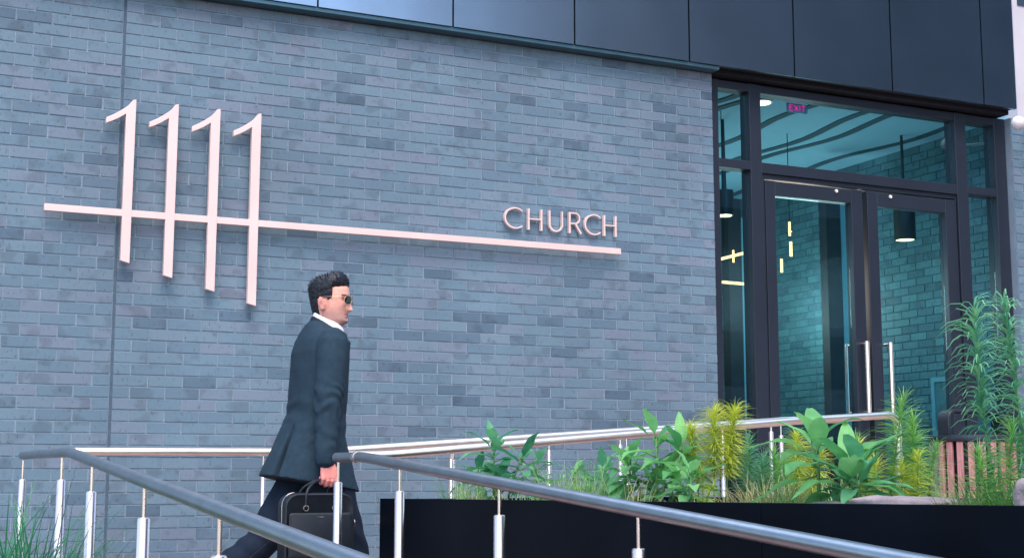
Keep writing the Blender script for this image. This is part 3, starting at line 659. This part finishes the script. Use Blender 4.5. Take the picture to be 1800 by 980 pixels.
# ------------------------------------------------------------------ litter bin
BX, BY = 7.17, 7.62; br = .285
bn = thing('litter_bin', (BX, BY, FD), 'litter bin with reddish upright wooden slats and black hood by the doors', 'litter bin')
part(MB().lathe([(br - .045, FD + .03), (br - .045, 1.84), (br - .055, 1.84), (br - .055, FD + .05), (.001, FD + .05), (.001, FD + .03)], BX, BY, 40, cap=False), 'liner', M['binmetal'], bn, smooth='auto')
part(MB().lathe([(br - .05, 1.845), (br + .012, 1.845), (br + .018, 1.86), (br + .012, 1.885), (br - .06, 1.892), (br - .06, 1.87), (br - .05, 1.86)], BX, BY, 48, cap=False), 'rim', M['binmetal'], bn, smooth='auto')
part(MB().lathe([(br - .03, FD), (br + .01, FD), (br + .01, FD + .05), (br - .03, FD + .05)], BX, BY, 48), 'base_ring', M['binmetal'], bn, smooth='auto')
ns = 24
for k in range(ns):
    a = 2*math.pi*k/ns; c, s = math.cos(a), math.sin(a); wv = .021; mb = MB()
    vs_ = []
    for z in (FD + .052, 1.843):
        for rr_, q in ((br - .02, -wv), (br + .004, -wv), (br + .004, wv), (br - .02, wv)): vs_.append((BX + rr_*c - q*s, BY + rr_*s + q*c, z))
    mb.add(vs_, [(0,3,2,1), (4,5,6,7), (0,1,5,4), (1,2,6,5), (2,3,7,6), (3,0,4,7)])
    o = part(mb, 'slat', M['greywood' if math.cos(a - R(158)) > .96 else 'wood'], bn, bevel=.003)
hd = MB(); pts = smooth_path([(BX - .262, BY - .02, 1.88), (BX - .262, BY - .02, 2.055), (BX + .262, BY + .02, 2.055), (BX + .262, BY + .02, 1.88)], .09, 8)
rg = []
for i, p in enumerate(pts):
    t_ = (pts[min(i+1, len(pts)-1)] - pts[max(i-1, 0)]).normalized(); nn = Vector((-t_.z, 0, t_.x)).normalized()
    rg.append([p + nn*.012 + Vector((0, -.055, 0)), p + nn*.012 + Vector((0, .055, 0)), p - nn*.012 + Vector((0, .055, 0)), p - nn*.012 + Vector((0, -.055, 0))])
hd.rings(rg); part(hd, 'hood', M['binmetal'], bn, smooth='auto', bevel=.004)

# ------------------------------------------------------------------ globe lamp on the pier and the pale building beyond
gl = thing('globe_lamp', (8.27, 8.1, 4.32), 'round pale globe lamp on the brick pier at the right edge', 'wall lamp')
gx, gy, gz = 8.235, 8.10, 4.335
part(MB().lathe([(.001, gz - .055)] + [(.055*math.sin(R(a)), gz - .055*math.cos(R(a))) for a in range(12, 179, 12)] + [(.001, gz + .055)], gx, gy, 24), 'globe', M['globe'], gl, smooth=True)
part(MB().tube(smooth_path([(gx + .05, gy, gz), (gx + .16, gy, gz), (8.60, W - .0, gz)], .05), .012, 10), 'bracket', M['white'], gl, smooth='auto')
pb = thing('pale_building', (16, 16, 0), 'distant pale pink building with dark windows behind the cladding corner', 'building')
bx0, by0 = 14.74, 14.5
part(MB().box(bx0, bx0 + 14, by0, by0 + 10, 0, 13), 'facade', M['pale'], pb)
for r_ in range(8):
    for c_ in range(5):
        x = bx0 + .09 + c_ * 1.1; z = 6.0 + r_ * .42 if r_ > 2 else 1 + r_ * 1.6
        hh = .2 if r_ > 2 else 1.1
        o = part(MB().box(x, x + .5, by0 - .012, by0 + .05, z + .95, z + .95 + hh), 'window', M['winblue'], pb)

ob = thing('added_street_building', (40, -22, 0), 'unseen dark building across the street, added to darken the right hand cladding reflections', 'building')  # unseen block added so the right panels reflect something dark
part(MB().box(21.5, 80, -40, -20, .01, 36), 'facade', M['oppo'], ob)
for i in range(9):
    for j in range(6): part(MB().box(23 + i*5.4, 26 + i*5.4, -20.05, -19.98, 2.2 + j*3.9, 4.4 + j*3.9), 'window', M['winblue'], ob)
# ------------------------------------------------------------------ the man
PXO = Vector((2.077, 6.43, FL))
def sp(c, e): return math.copysign(abs(c) ** e, c)
def ell(cx, cy, z, hd_, hw, n=40, ex=2.3, tilt=0, back=None):
    out = []
    for k in range(n):
        a = 2*math.pi*k/n; x = sp(math.cos(a), 2/ex)*hd_; y = sp(math.sin(a), 2/ex)*hw
        out.append(Vector((cx + x, cy + y, z + tilt * x)))
    return out
# head ------------------------------------------------
HS = .97; HZ = 1.515; HC = Vector((.036, 0, HZ)); HYAW = -R(37)
prof = [(-.150, .038, .066, .062), (-.110, .036, .068, .060), (-.07, .036, .072, .058), (-.035, .040, .068, .057), (-.012, .050, .070, .056), (.000, .072, .071, .053), (.008, .083, .072, .052), (.02, .087, .074, .055), (.035, .0865, .076, .0585), (.05, .0855, .080, .062),
        (.075, .0875, .087, .068), (.10, .089, .094, .0715), (.12, .0895, .098, .0735), (.145, .094, .1005, .075), (.17, .0925, .1005, .0745), (.19, .084, .095, .069), (.205, .070, .083, .060), (.216, .050, .064, .047), (.223, .026, .036, .026), (.226, .004, .006, .004)]
def interp(z):
    if z <= prof[0][0]: return prof[0][1:]
    for a, b in zip(prof, prof[1:]):
        if z <= b[0]:
            u = (z - a[0])/(b[0] - a[0]); return tuple(a[i] + (b[i]-a[i])*u for i in (1, 2, 3))
    return prof[-1][1:]
def g(x, s): return math.exp(-(x/s)**2)
def headpt(a, z, off=0.):
    ff, bb, hw = interp(z); ca, sa = math.cos(a), math.sin(a)
    x = sp(ca, .9)*(ff if ca > 0 else bb); y = sp(sa, .9)*hw
    if ca > 0 and z > -.02:
        nb = 0
        if .055 < z < .135:
            u = (z - .066)/(.128 - .066)
            amp = .028*max(0, 1 - max(0, u))**.8 + .002 if u >= 0 else .028*max(0, 1 + u/.20)
            nb += max(0, amp) * g(y, .0095 + .007*max(0, 1 - abs(u - .12)/.3))
            nb += .004*g(z - .072, .008)*(g(abs(y) - .014, .006))
        nb += .0045*g(z - .134, .012)*g(abs(y) - .022, .024)
        nb -= .008*g(z - .116, .012)*g(abs(y) - .031, .013)
        nb += .0062*g(z - .0505, .0052)*g(y, .020) + .0066*g(z - .0385, .0055)*g(y, .018) - .0055*g(z - .0445, .0022)*g(y, .022)
        nb -= .0035*g(z - .028, .006)*g(y, .02) + .0 
        nb += .0075*g(z - .012, .010)*g(y, .022)
        nb += .004*g(z - .088, .02)*g(abs(y) - .045, .018)
        x += nb
    v = Vector((x, y, z))
    if off:
        v += Vector((x*1.0, y*1.1, (z - .12)*.9)).normalized()*off
    return v
def headw(v):      # head-local to person-local
    k = max(0, min(1, (v.z + .05)/.07)); a = HYAW*k
    x = v.x*HS; y = v.y*HS; z = v.z*HS
    lean = Vector((-.012*(1-k), 0, 0))
    return HC + lean + Vector((x*math.cos(a) - y*math.sin(a), x*math.sin(a) + y*math.cos(a), z))
body = MB()
zs = [-.15 + i*.0035 for i in range(int(.376/.0035)+1)]
na = 120
def warp(k):
    u = 2*math.pi*k/na; return u - .55*math.sin(u)
body.rings([[headw(headpt(warp(k), z)) for k in range(na)] for z in zs])
for sgn in (-1, 1):   # ears
    e = []
    for i in range(9):
        u = i/8; zz = .064 + .064*u; rx = (.018*math.sin(math.pi*min(1, .18 + .80*u))**.6)*(1.0 if u > .3 else .8)
        cy = sgn*(.071 + .006*u + .004); cx = -.012 - .010*(u) 
        e.append([headw(Vector((cx + rx*math.cos(q*math.pi/5) , cy + sgn*.013*math.sin(q*math.pi/5) + sgn*(-cx*0) - sgn*.25*(rx*math.cos(q*math.pi/5)), zz))) for q in range(10)])
    body.rings(e)
# trunk core, arms, legs under the clothes
body.rings([ell(-.005, 0, z, a, b, 30) for z, a, b in ((.80, .10, .14), (1.0, .10, .145), (1.2, .10, .16), (1.36, .095, .17), (1.42, .08, .13), (1.46, .06, .07), (1.50, .045, .055))])
SHr, ELr, WRr = Vector((-.005, -.185, 1.40)), Vector((-.045, -.245, 1.14)), Vector((-.060, -.268, .895))
SHl, ELl, WRl = Vector((-.005, .185, 1.40)), Vector((.030, .235, 1.13)), Vector((.135, .215, .925))
for S_, E_, W_ in ((SHr, ELr, WRr), (SHl, ELl, WRl)):
    body.ball_tube([S_, S_.lerp(E_, .5), E_, E_.lerp(W_, .5), W_], [.05, .045, .038, .034, .026])
HPr, KNr, ANr = Vector((.0, -.085, .86)), Vector((.125, -.090, .475)), Vector((.215, -.09, .10))
HPl, KNl, ANl = Vector((-.02, .085, .86)), Vector((-.250, .085, .50)), Vector((-.590, .085, .235))
for a_, b_, c_ in ((HPr, KNr, ANr), (HPl, KNl, ANl)):
    body.ball_tube([a_, a_.lerp(b_, .5), b_, b_.lerp(c_, .4), c_], [.075, .065, .05, .05, .035])
# right hand: fist closed on the bag handle (axis along X)
def hand_fist(mb, wx, wy, wz):
    mb.rings([ell(wx + dx, wy + dy, wz + dz, a, b, 20, 2.6) for dx, dy, dz, a, b in ((0, 0, .02, .024, .019), (.003, 0, 0, .027, .019), (.008, 0, -.025, .036, .018), (.012, -.004, -.055, .041, .017), (.013, -.006, -.078, .041, .015), (.013, -.004, -.088, .036, .011))])
    for i, (fx, ln) in enumerate(((.044, .92), (.023, 1.0), (.002, .95), (-.018, .82))):
        kx = wx + fx; kz = wz - .080 + (.006 if i == 3 else 0); ky = wy - .008
        mb.ball_tube([(kx, ky, kz + .01), (kx + .001, ky - .004, kz - .010*ln), (kx + .001, ky + .008, kz - .030*ln), (kx + .001, ky + .030, kz - .034*ln), (kx + .001, ky + .040, kz - .018*ln), (kx, ky + .034, kz - .002)], [.0098, .0102, .0098, .0092, .0088, .008], 12)
    mb.ball_tube([(wx + .026, wy + .006, wz - .020), (wx + .050, wy + .010, wz - .046), (wx + .058, wy + .022, wz - .074), (wx + .050, wy + .034, wz - .098)], [.0135, .0125, .0108, .0092], 12)
hand_fist(body, WRr.x + .004, WRr.y, WRr.z - .018)
# left hand: relaxed, slightly curled
lw_ = WRl + Vector((.012, -.002, -.022)); dh = Vector((.30, -.05, -.95)).normalized()
body.rings([[lw_ + dh*s + Vector((math.cos(q*math.pi/8)*a, math.sin(q*math.pi/8)*b, math.cos(q*math.pi/8)*a*.3)) for q in range(16)] for s, a, b in ((-.02, .024, .019), (.01, .027, .018), (.04, .038, .016), (.075, .041, .014), (.09, .036, .011))])
for i, (fx, ln) in enumerate(((.028, .068), (.009, .078), (-.010, .072), (-.027, .056))):
    b_ = lw_ + dh*.082 + Vector((fx, 0, fx*.3)); c1 = b_ + (dh + Vector((0, -.15, 0))).normalized()*ln*.45; c2 = c1 + (dh + Vector((-.1, -.5, 0))).normalized()*ln*.32; c3 = c2 + (dh + Vector((-.2, -.9, .1))).normalized()*ln*.26
    body.ball_tube([b_, c1, c2, c3], [.0095, .009, .0082, .007], 12)
body.ball_tube([lw_ + Vector((.022, -.008, -.02)), lw_ + Vector((.045, -.016, -.045)), lw_ + Vector((.055, -.02, -.075)), lw_ + Vector((.056, -.026, -.10))], [.013, .012, .0105, .0085], 12)
person = body.build('person', M['skin'])
remesh(person, .0036, 2, .4)
tag(person, 'man in dark suit and sunglasses walking past the wall with a briefcase', 'person')
ca_ = person.data.color_attributes.new('tone', 'FLOAT_COLOR', 'POINT')
SK = Vector((.96, .45, .34)); HN = Vector((.85, .24, .22))
for i, v in enumerate(person.data.vertices):
    p = v.co; c = SK.copy()
    q = p - HC; q = Vector((q.x*math.cos(-HYAW) - q.y*math.sin(-HYAW), q.x*math.sin(-HYAW) + q.y*math.cos(-HYAW), q.z))/HS
    if p.z < 1.1: c = HN + (SK - HN) * (.3 + .3*noise.noise(p*60))
    else:
        ny = q.y
        beard = max(0, min(1, (.075 + .25*max(0, .02 - q.x) - q.z)/.03))*max(0, min(1, (q.z + .05)/.04)) * (1 if q.x > -.02 else .0)
        mous = g(q.z - .057, .005)*g(ny, .022)*(q.x > .05)
        c = c.lerp(Vector((.30, .20, .19)), .52*max(beard, .6*mous))
        lip = (g(q.z - .050, .0045) + g(q.z - .039, .005))*g(ny, .019)*(q.x > .06)
        c = c.lerp(Vector((.60, .17, .17)), min(.8, lip)); c = c.lerp(Vector((.16, .05, .05)), .8*g(q.z - .0445, .0022)*g(ny, .019)*(q.x > .06))
        brow = g(q.z - .1385 + .05*(abs(ny) - .03)**2*20, .0042)*(1 if .008 < abs(ny) < .05 else 0)*(q.x > .03)
        c = c.lerp(Vector((.03, .022, .02)), min(.9, brow*1.2))
        if -.06 < q.x < .02 and abs(ny) > .066 and .06 < q.z < .135: c = c.lerp(Vector((.66, .26, .22)), .5)
        if abs(ny) > .074: c = c*(1 - .5*g(q.x + .016, .007)*g(q.z - .100, .013))  # shade of the ear hollow painted into the skin tone
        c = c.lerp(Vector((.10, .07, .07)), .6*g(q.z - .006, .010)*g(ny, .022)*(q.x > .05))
        c = c*(1 + .10*noise.noise(q*70) + .06*noise.noise(q*200))
        ck = g(q.z - .085, .02)*g(abs(ny) - .045, .02)*(q.x > .02); c = c.lerp(Vector((.66, .30, .24)), .4*ck)
    ca_.data[i].color = (*c, 1)
person.location = PXO

def cloth(mb, name, mat, vox, sm, disp=()):
    o = mb.build(name, M[mat]); remesh(o, vox, sm, .5)
    me = o.data
    if disp:
        nv = [v.normal.copy() for v in me.vertices]
        for i, v in enumerate(me.vertices):
            d = 0
            for f in disp: d += f(v.co)
            v.co += nv[i]*d
    o.parent = person
    return o
# jacket ---------------------------------------------------
jk = MB()
def jring(z, cx, hd_, hw, tilt=0, ex=2.3, n=72):
    out = []
    for k in range(n):
        a = 2*math.pi*k/n; x = sp(math.cos(a), 2/ex)*hd_; y = sp(math.sin(a), 2/ex)*hw
        if z < 1.05:
            vent = g(a - R(205), .07)*min(1, (1.05 - z)/.12); x *= (1 - .42*vent); y *= (1 - .42*vent)
        out.append(Vector((cx + x, y, z + tilt*x)))
    return out
for lst in ([(1.526, .018, .054, .056, -.6), (1.506, .012, .064, .074, -.5), (1.483, .002, .080, .112, -.34), (1.459, .002, .098, .165, -.16), (1.43, .002, .113, .200, -.05), (1.38, -.008, .118, .212, 0), (1.30, -.012, .124, .212, 0), (1.20, -.016, .124, .204, 0), (1.12, -.022, .126, .198, 0), (1.05, -.030, .132, .198, 0), (.98, -.046, .152, .202, 0), (.90, -.052, .180, .206, -.04), (.84, -.054, .202, .210, -.09), (.79, -.050, .222, .214, -.14), (.772, -.049, .227, .215, -.17)],):
    jk.rings([jring(z, cx, a, b, t) for z, cx, a, b, t in lst])
def sleeve(S_, E_, W_):
    a = S_ + Vector((-.004, -math.copysign(.03, S_.y)*0, .012))
    jk.ball_tube([a, a.lerp(E_, .3), a.lerp(E_, .65), E_, E_.lerp(W_, .35), E_.lerp(W_, .7), W_ + (W_ - E_).normalized()*.008], [.072, .074, .067, .061, .056, .050, .047], 22)
sleeve(SHr + Vector((0, -.012, 0)), ELr, WRr); sleeve(SHl + Vector((0, .012, 0)), ELl, WRl)
def wr_arm(c):
    if c.y > -.19 or c.z > 1.36: return 0
    k = g(c.z - 1.13, .09) + .5*g(c.z - .95, .06)
    return .0040*k*math.sin(c.z*75 + c.x*60 + 7*noise.noise(c*11)) + .004*k*noise.noise(c*24)
def wr_gen(c): return .006*noise.noise(c*7.0) + .0028*noise.noise(Vector((c.x*16, c.y*16, c.z*9)))
def wr_waist(c): return .004*g(c.z - 1.09, .07)*math.sin(c.z*70 - c.x*30 + 3*noise.noise(c*6)) if abs(c.y) < .2 else 0
jacket = cloth(jk, 'jacket', 'suit', .0055, 3, (wr_arm, wr_gen, wr_waist))
# jacket collar band and lapels
jc = MB(); rg = []
nC = 40
for i in range(nC + 1):
    a = R(180 - 150 + 300*i/nC); front = abs(i/nC - .5)*2      # 0 at nape, 1 at the front
    ca, sa = math.cos(a), math.sin(a)
    x = .018 + sp(ca, .9)*(.064 + .014*front); y = sp(sa, .9)*(.066 + .012*front); z = 1.546 - .115*front**1.35
    o_ = Vector((ca, sa, 0)); 
    rg.append([Vector((x, y, z + .006)) - o_*.001, Vector((x, y, z + .005)) + o_*.006, Vector((x, y, z - .030 - .02*front)) + o_*(.016 + .016*front), Vector((x, y, z - .034 - .02*front)) + o_*.006])
jc.rings(rg); cj = jc.build('jacket_collar', M['lapel'], smooth=True, parent=None); cj.parent = person
for sgn in (-1, 1):
    lp = MB(); rg = []
    for i in range(13):
        u = i/12; z = 1.435 - .38*u; xf = .052 + .058*min(1, u*2.2) - .008*max(0, u - .6); wv = (.075*math.sin(math.pi*(.15 + .85*u))**.7 if u < .95 else .012)
        y0 = sgn*(.055*(1 - u)**.9 + .006); y1 = y0 + sgn*wv
        x1 = xf - .35*wv - .012
        rg.append([(xf + .012, y0, z), (x1 + .018, y1, z - .01), (x1 + .008, y1, z - .01), (xf, y0, z)])
    lp.rings(rg); o = lp.build('lapel', M['lapel'], smooth=True); o.parent = person
# shirt collar ---------------------------------------------
sc = MB(); rg = []
for i in range(37):
    a = R(180 - 172 + 344*i/36); front = abs(i/36 - .5)*2; ca, sa = math.cos(a), math.sin(a)
    x = .022 + sp(ca, .9)*(.060 + .018*front); y = sp(sa, .9)*(.061 + .004*front); z = 1.558 - .086*front**1.15
    o_ = Vector((ca, sa, 0))
    rg.append([Vector((x, y, z + .012)), Vector((x, y, z + .011)) + o_*.003, Vector((x, y, z - .028 - .028*front**3)) + o_*(.006 + .012*front), Vector((x, y, z - .03 - .028*front**3)) + o_*.002])
sc.rings(rg); o = sc.build('shirt_collar', M['shirt'], smooth=True); o.parent = person
sf_ = MB(); rg = []
for i in range(10):
    u = i/9; z = 1.475 - .30*u; x = .056 + .048*min(1, u*1.8)
    rg.append([(x - .02, -.06, z), (x + .002, -.03, z), (x + .010, 0, z), (x + .002, .03, z), (x - .02, .06, z), (x - .03, 0, z)])
sf_.rings(rg); o = sf_.build('shirt_front', M['shirt'], smooth=True); o.parent = person
# trousers and shoes ---------------------------------------
tr = MB(); tr.rings([ell(cx, 0, z, a, b, 30) for z, cx, a, b in ((.98, -.02, .11, .155), (.9, -.02, .13, .17), (.82, -.02, .12, .17), (.78, -.02, .08, .13))])
for a_, b_, c_ in ((HPr, KNr, ANr), (HPl, KNl, ANl)):
    d_ = (c_ - b_).normalized()
    tr.ball_tube([a_, a_.lerp(b_, .35), a_.lerp(b_, .7), b_, b_.lerp(c_, .3), b_.lerp(c_, .7), c_ + d_*.03], [.105, .098, .088, .080, .078, .074, .072], 24)
cloth(tr, 'trousers', 'trouser', .006, 3, (lambda c: .006*noise.noise(c*8) + .003*math.sin(c.z*60 + c.x*50)*g(c.z - .5, .14),))
for A_, toe in ((ANr, R(12)), (ANl, -R(42))):
    s_ = MB(); rg = []
    for u, hw, hh in ((-.075, .012, .03), (-.065, .030, .06), (-.03, .036, .085), (.02, .038, .09), (.07, .043, .062), (.12, .046, .048), (.17, .040, .038), (.20, .022, .026), (.208, .006, .012)):
        rg.append([Vector((u, math.cos(q*math.pi/8)*hw, max(0, math.sin(q*math.pi/8))*hh + (.0 if math.sin(q*math.pi/8) >= 0 else math.sin(q*math.pi/8)*.012))) for q in range(16)])
    c, s = math.cos(toe), math.sin(toe)
    rg = [[Vector((p.x*c - p.z*s, p.y, p.x*s + p.z*c)) + Vector((A_.x, A_.y, A_.z - .075)) for p in r_] for r_ in rg]
    s_.rings(rg); o = s_.build('shoe', M['shoe'], smooth=True); o.parent = person
    mn = min(v.co.z for v in o.data.vertices)
    for v in o.data.vertices: v.co.z += .004 - mn if mn < .004 or toe > 0 else 0
# hair -------------------------------------------------------
def hair_t(a, z):
    aa = abs((a + math.pi) % (2*math.pi) - math.pi)      # 0 front .. pi back
    x = headpt(a, z).x
    # hairline height as a function of the angle
    if aa < .75: hl = .188 - .010*aa
    elif aa < 1.30: hl = .180 - .012*(aa - .75)
    else: hl = None
    if aa < 1.22: inside = z - hl if hl else 0
    elif aa < 1.50: inside = min(z - .114 - .06*max(0, 1.42 - aa), .03)   # sideburn and temple
    elif aa < 1.95: inside = z - .124                           # over the ear
    else: inside = z - (.030 + .025*max(0, 2.3 - aa))            # nape
    if inside < 0: return -.007
    top = max(0, min(1, (z - .160)/.045)); fr = max(0, math.cos(aa))
    t = .0035 + .007*max(0, min(1, (z - .125)/.05)) + .010*top + .017*top*fr**.7
    if aa > 1.6: t -= .009*top*min(1, (aa - 1.6))
    return min(t, .002 + inside*1.1)
hr = MB(); zz = [.02 + i*.004 for i in range(52)]
hr.rings([[headw(headpt(2*math.pi*k/140, z, hair_t(2*math.pi*k/140, z) + (.0035*noise.noise(Vector((math.cos(2*math.pi*k/140)*9, math.sin(2*math.pi*k/140)*9, z*70))) + .004*max(0, min(1, (z - .16)/.04))*noise.noise(Vector((math.cos(2*math.pi*k/140)*2.2 + 4, math.sin(2*math.pi*k/140)*5, z*22))) if hair_t(2*math.pi*k/140, z) > 0 else 0))) for k in range(140)] for z in zz])
# loose strands swept back and up
hrn = random.Random(5)
for i in range(1500):
    a = hrn.uniform(-math.pi, math.pi); z = hrn.uniform(.15, .226)
    t = hair_t(a, z)
    if t < .004: continue
    b = headpt(a, z, t*.8); nrm = (headpt(a, z, t + .01) - headpt(a, z, t)).normalized()
    top = max(0, min(1, (z - .16)/.05)); fr = max(0, math.cos(a))
    dirv = (nrm*(.08 + .28*top) + Vector((.35*fr*top - .55*(1-top), 0, .5*top - .75*(1 - top)))).normalized()
    L = (.004 + .015*top)*hrn.uniform(.5, 1.2); sd = dirv.cross(Vector((hrn.uniform(-1, 1), hrn.uniform(-1, 1), hrn.uniform(-1, 1)))).normalized()*.0016
    c = b + dirv*L*.5; e = c + (dirv + Vector((-.5, 0, -.25))*.6).normalized()*L*.5
    hr.add([headw(b - sd), headw(b + sd), headw(c + sd*.7), headw(c - sd*.7), headw(e)], [(0, 1, 2, 3), (3, 2, 4)])
o = hr.build('hair', M['hair'], smooth=True, fixn=False); o.parent = person
# sunglasses --------------------------------------------------
gz_ = .1165
sgm = MB()
def lens_pts(sgn, k, grow=0, dx=0):
    out = []
    for i in range(k):
        a = 2*math.pi*i/k; w2 = .0265 + grow; h2 = .0215 + grow
        yy = math.cos(a)*w2*(1 - .10*math.sin(a)*sgn*0); zzz = math.sin(a)*h2
        if zzz < 0: yy += .004*sgn*(-zzz/h2)*1.0
        out.append(Vector((.1105 + dx - (abs(.033*sgn + yy) ** 2)*5.2, sgn*.033 + yy, gz_ + zzz - .002)))
    return out
for sgn in (-1, 1):
    ring = [headw(p) for p in lens_pts(sgn, 20)]; sgm.tube(ring + [ring[0], ring[1]], .0013, 6, cap=False)
    sgm.tube([headw(Vector(p)) for p in ((.092, sgn*.060, gz_ + .008), (.078, sgn*.073, gz_ + .011), (.02, sgn*.0785, gz_ + .012), (-.022, sgn*.0795, gz_ + .011), (-.034, sgn*.079, gz_ - .006))], .0014, 6)
sgm.tube([headw(Vector(p)) for p in ((.109, -.011, gz_ + .006), (.1135, 0, gz_ + .009), (.109, .011, gz_ + .006))], .0013, 6)
sgm.tube([headw(Vector(p)) for p in ((.108, -.018, gz_ + .017), (.111, 0, gz_ + .018), (.108, .018, gz_ + .017))], .0011, 6)
sgo = sgm.build('sunglasses', M['gold'], smooth=True); sgo.parent = person
for sgn in (-1, 1):
    lm = MB(); f = lens_pts(sgn, 24, 0, .0005); b2 = lens_pts(sgn, 24, 0, -.0012)
    lm.rings([[headw(p) for p in b2], [headw(p) for p in f]]); o = lm.build('lens', M['lens'], sgo); o.parent = sgo

# ------------------------------------------------------------------ briefcase
bg_ = thing('briefcase', PXO + Vector((-.10, -.27, .44)), 'black leather briefcase held in the walking man\'s right hand', 'briefcase')
bc = Vector((-.100, -.27, 0))
def rr_outline(hw, z0, z1, r0, r1, n=7):
    pts = []
    for cx, cz, r, a0 in ((hw - r1, z1 - r1, r1, 0), (-hw + r1, z1 - r1, r1, 90), (-hw + r0, z0 + r0, r0, 180), (hw - r0, z0 + r0, r0, 270)):
        for i in range(n): a = R(a0 + 90*i/(n-1)); pts.append((cx + r*math.cos(a), cz + r*math.sin(a)))
    return pts
def bagw(x, y, z): return (PXO.x + bc.x + x, PXO.y + bc.y + y, PXO.z + z)
mb = MB(); rg = []
for yy, k in ((-.052, -.014), (-.058, -.006), (-.056, 0), (-.02, .003), (.02, .003), (.056, 0), (.058, -.006), (.052, -.014)):
    rg.append([bagw(x, yy, z) for x, z in rr_outline(.158 + k, .425 - k*.5, .732 + k, .02, .055)])
mb.rings(rg); part(mb, 'bag_body', M['leather'], bg_, smooth='auto')
mb = MB(); rg = []
for yy, k in ((-.062, -.004), (-.067, -.002), (-.071, -.010)):
    rg.append([bagw(x, yy, z) for x, z in rr_outline(.146 + k, .445 - k, .650 + k, .018, .012)])
mb.rings(rg); part(mb, 'front_pocket', M['leather'], bg_, smooth='auto')
zp = MB(); zp.tube([bagw(x, -.012, z + .001) for x, z in rr_outline(.1595, .425, .734, .02, .055)[7:14]] + [bagw(-.1595, -.012, .60)], .0026, 6); part(zp, 'zip', M['steel'], bg_, smooth='auto')
for yy in (-.055, .05):
    hm = MB(); pk = bagw(0, 0, 0)
    hx = PXO.x - .047; hy = PXO.y - .262; hz = PXO.z + .796
    a = Vector(bagw(-.066, yy, .672)); b = Vector(bagw(.066, yy, .672))
    hm.tube(smooth_path([a, a + Vector((.002, 0, .075)), Vector((hx - .052, hy + (.004 if yy > 0 else -.004), hz - .004)), Vector((hx + .045, hy + (.004 if yy > 0 else -.004), hz - .004)), b + Vector((-.002, 0, .075)), b], .04), .0062, 10)
    ho = part(hm, 'handle', M['leather'], bg_, smooth='auto')
    for q in (a, b):
        rm = MB(); ring = [q + Vector((math.cos(i*math.pi/8)*.0115, -.005 if yy < 0 else .005, math.sin(i*math.pi/8)*.0115 - .004)) for i in range(17)]
        rm.tube(ring + [ring[1]], .0026, 6, cap=False); part(rm, 'handle_ring', M['steel'], ho, smooth='auto')
rm = MB(); q = Vector(bagw(.165, -.02, .60)); ring = [q + Vector((.004, math.cos(i*math.pi/8)*.012, math.sin(i*math.pi/8)*.016)) for i in range(17)]
rm.tube(ring + [ring[1]], .0025, 6, cap=False); part(rm, 'side_ring', M['steel'], bg_, smooth='auto')
part(MB().box(*sum([[min(p, q), max(p, q)] for p, q in zip(bagw(-.012, -.0735, .628), bagw(.012, -.0715, .632))], [])), 'maker_plate', M['steel'], bg_)
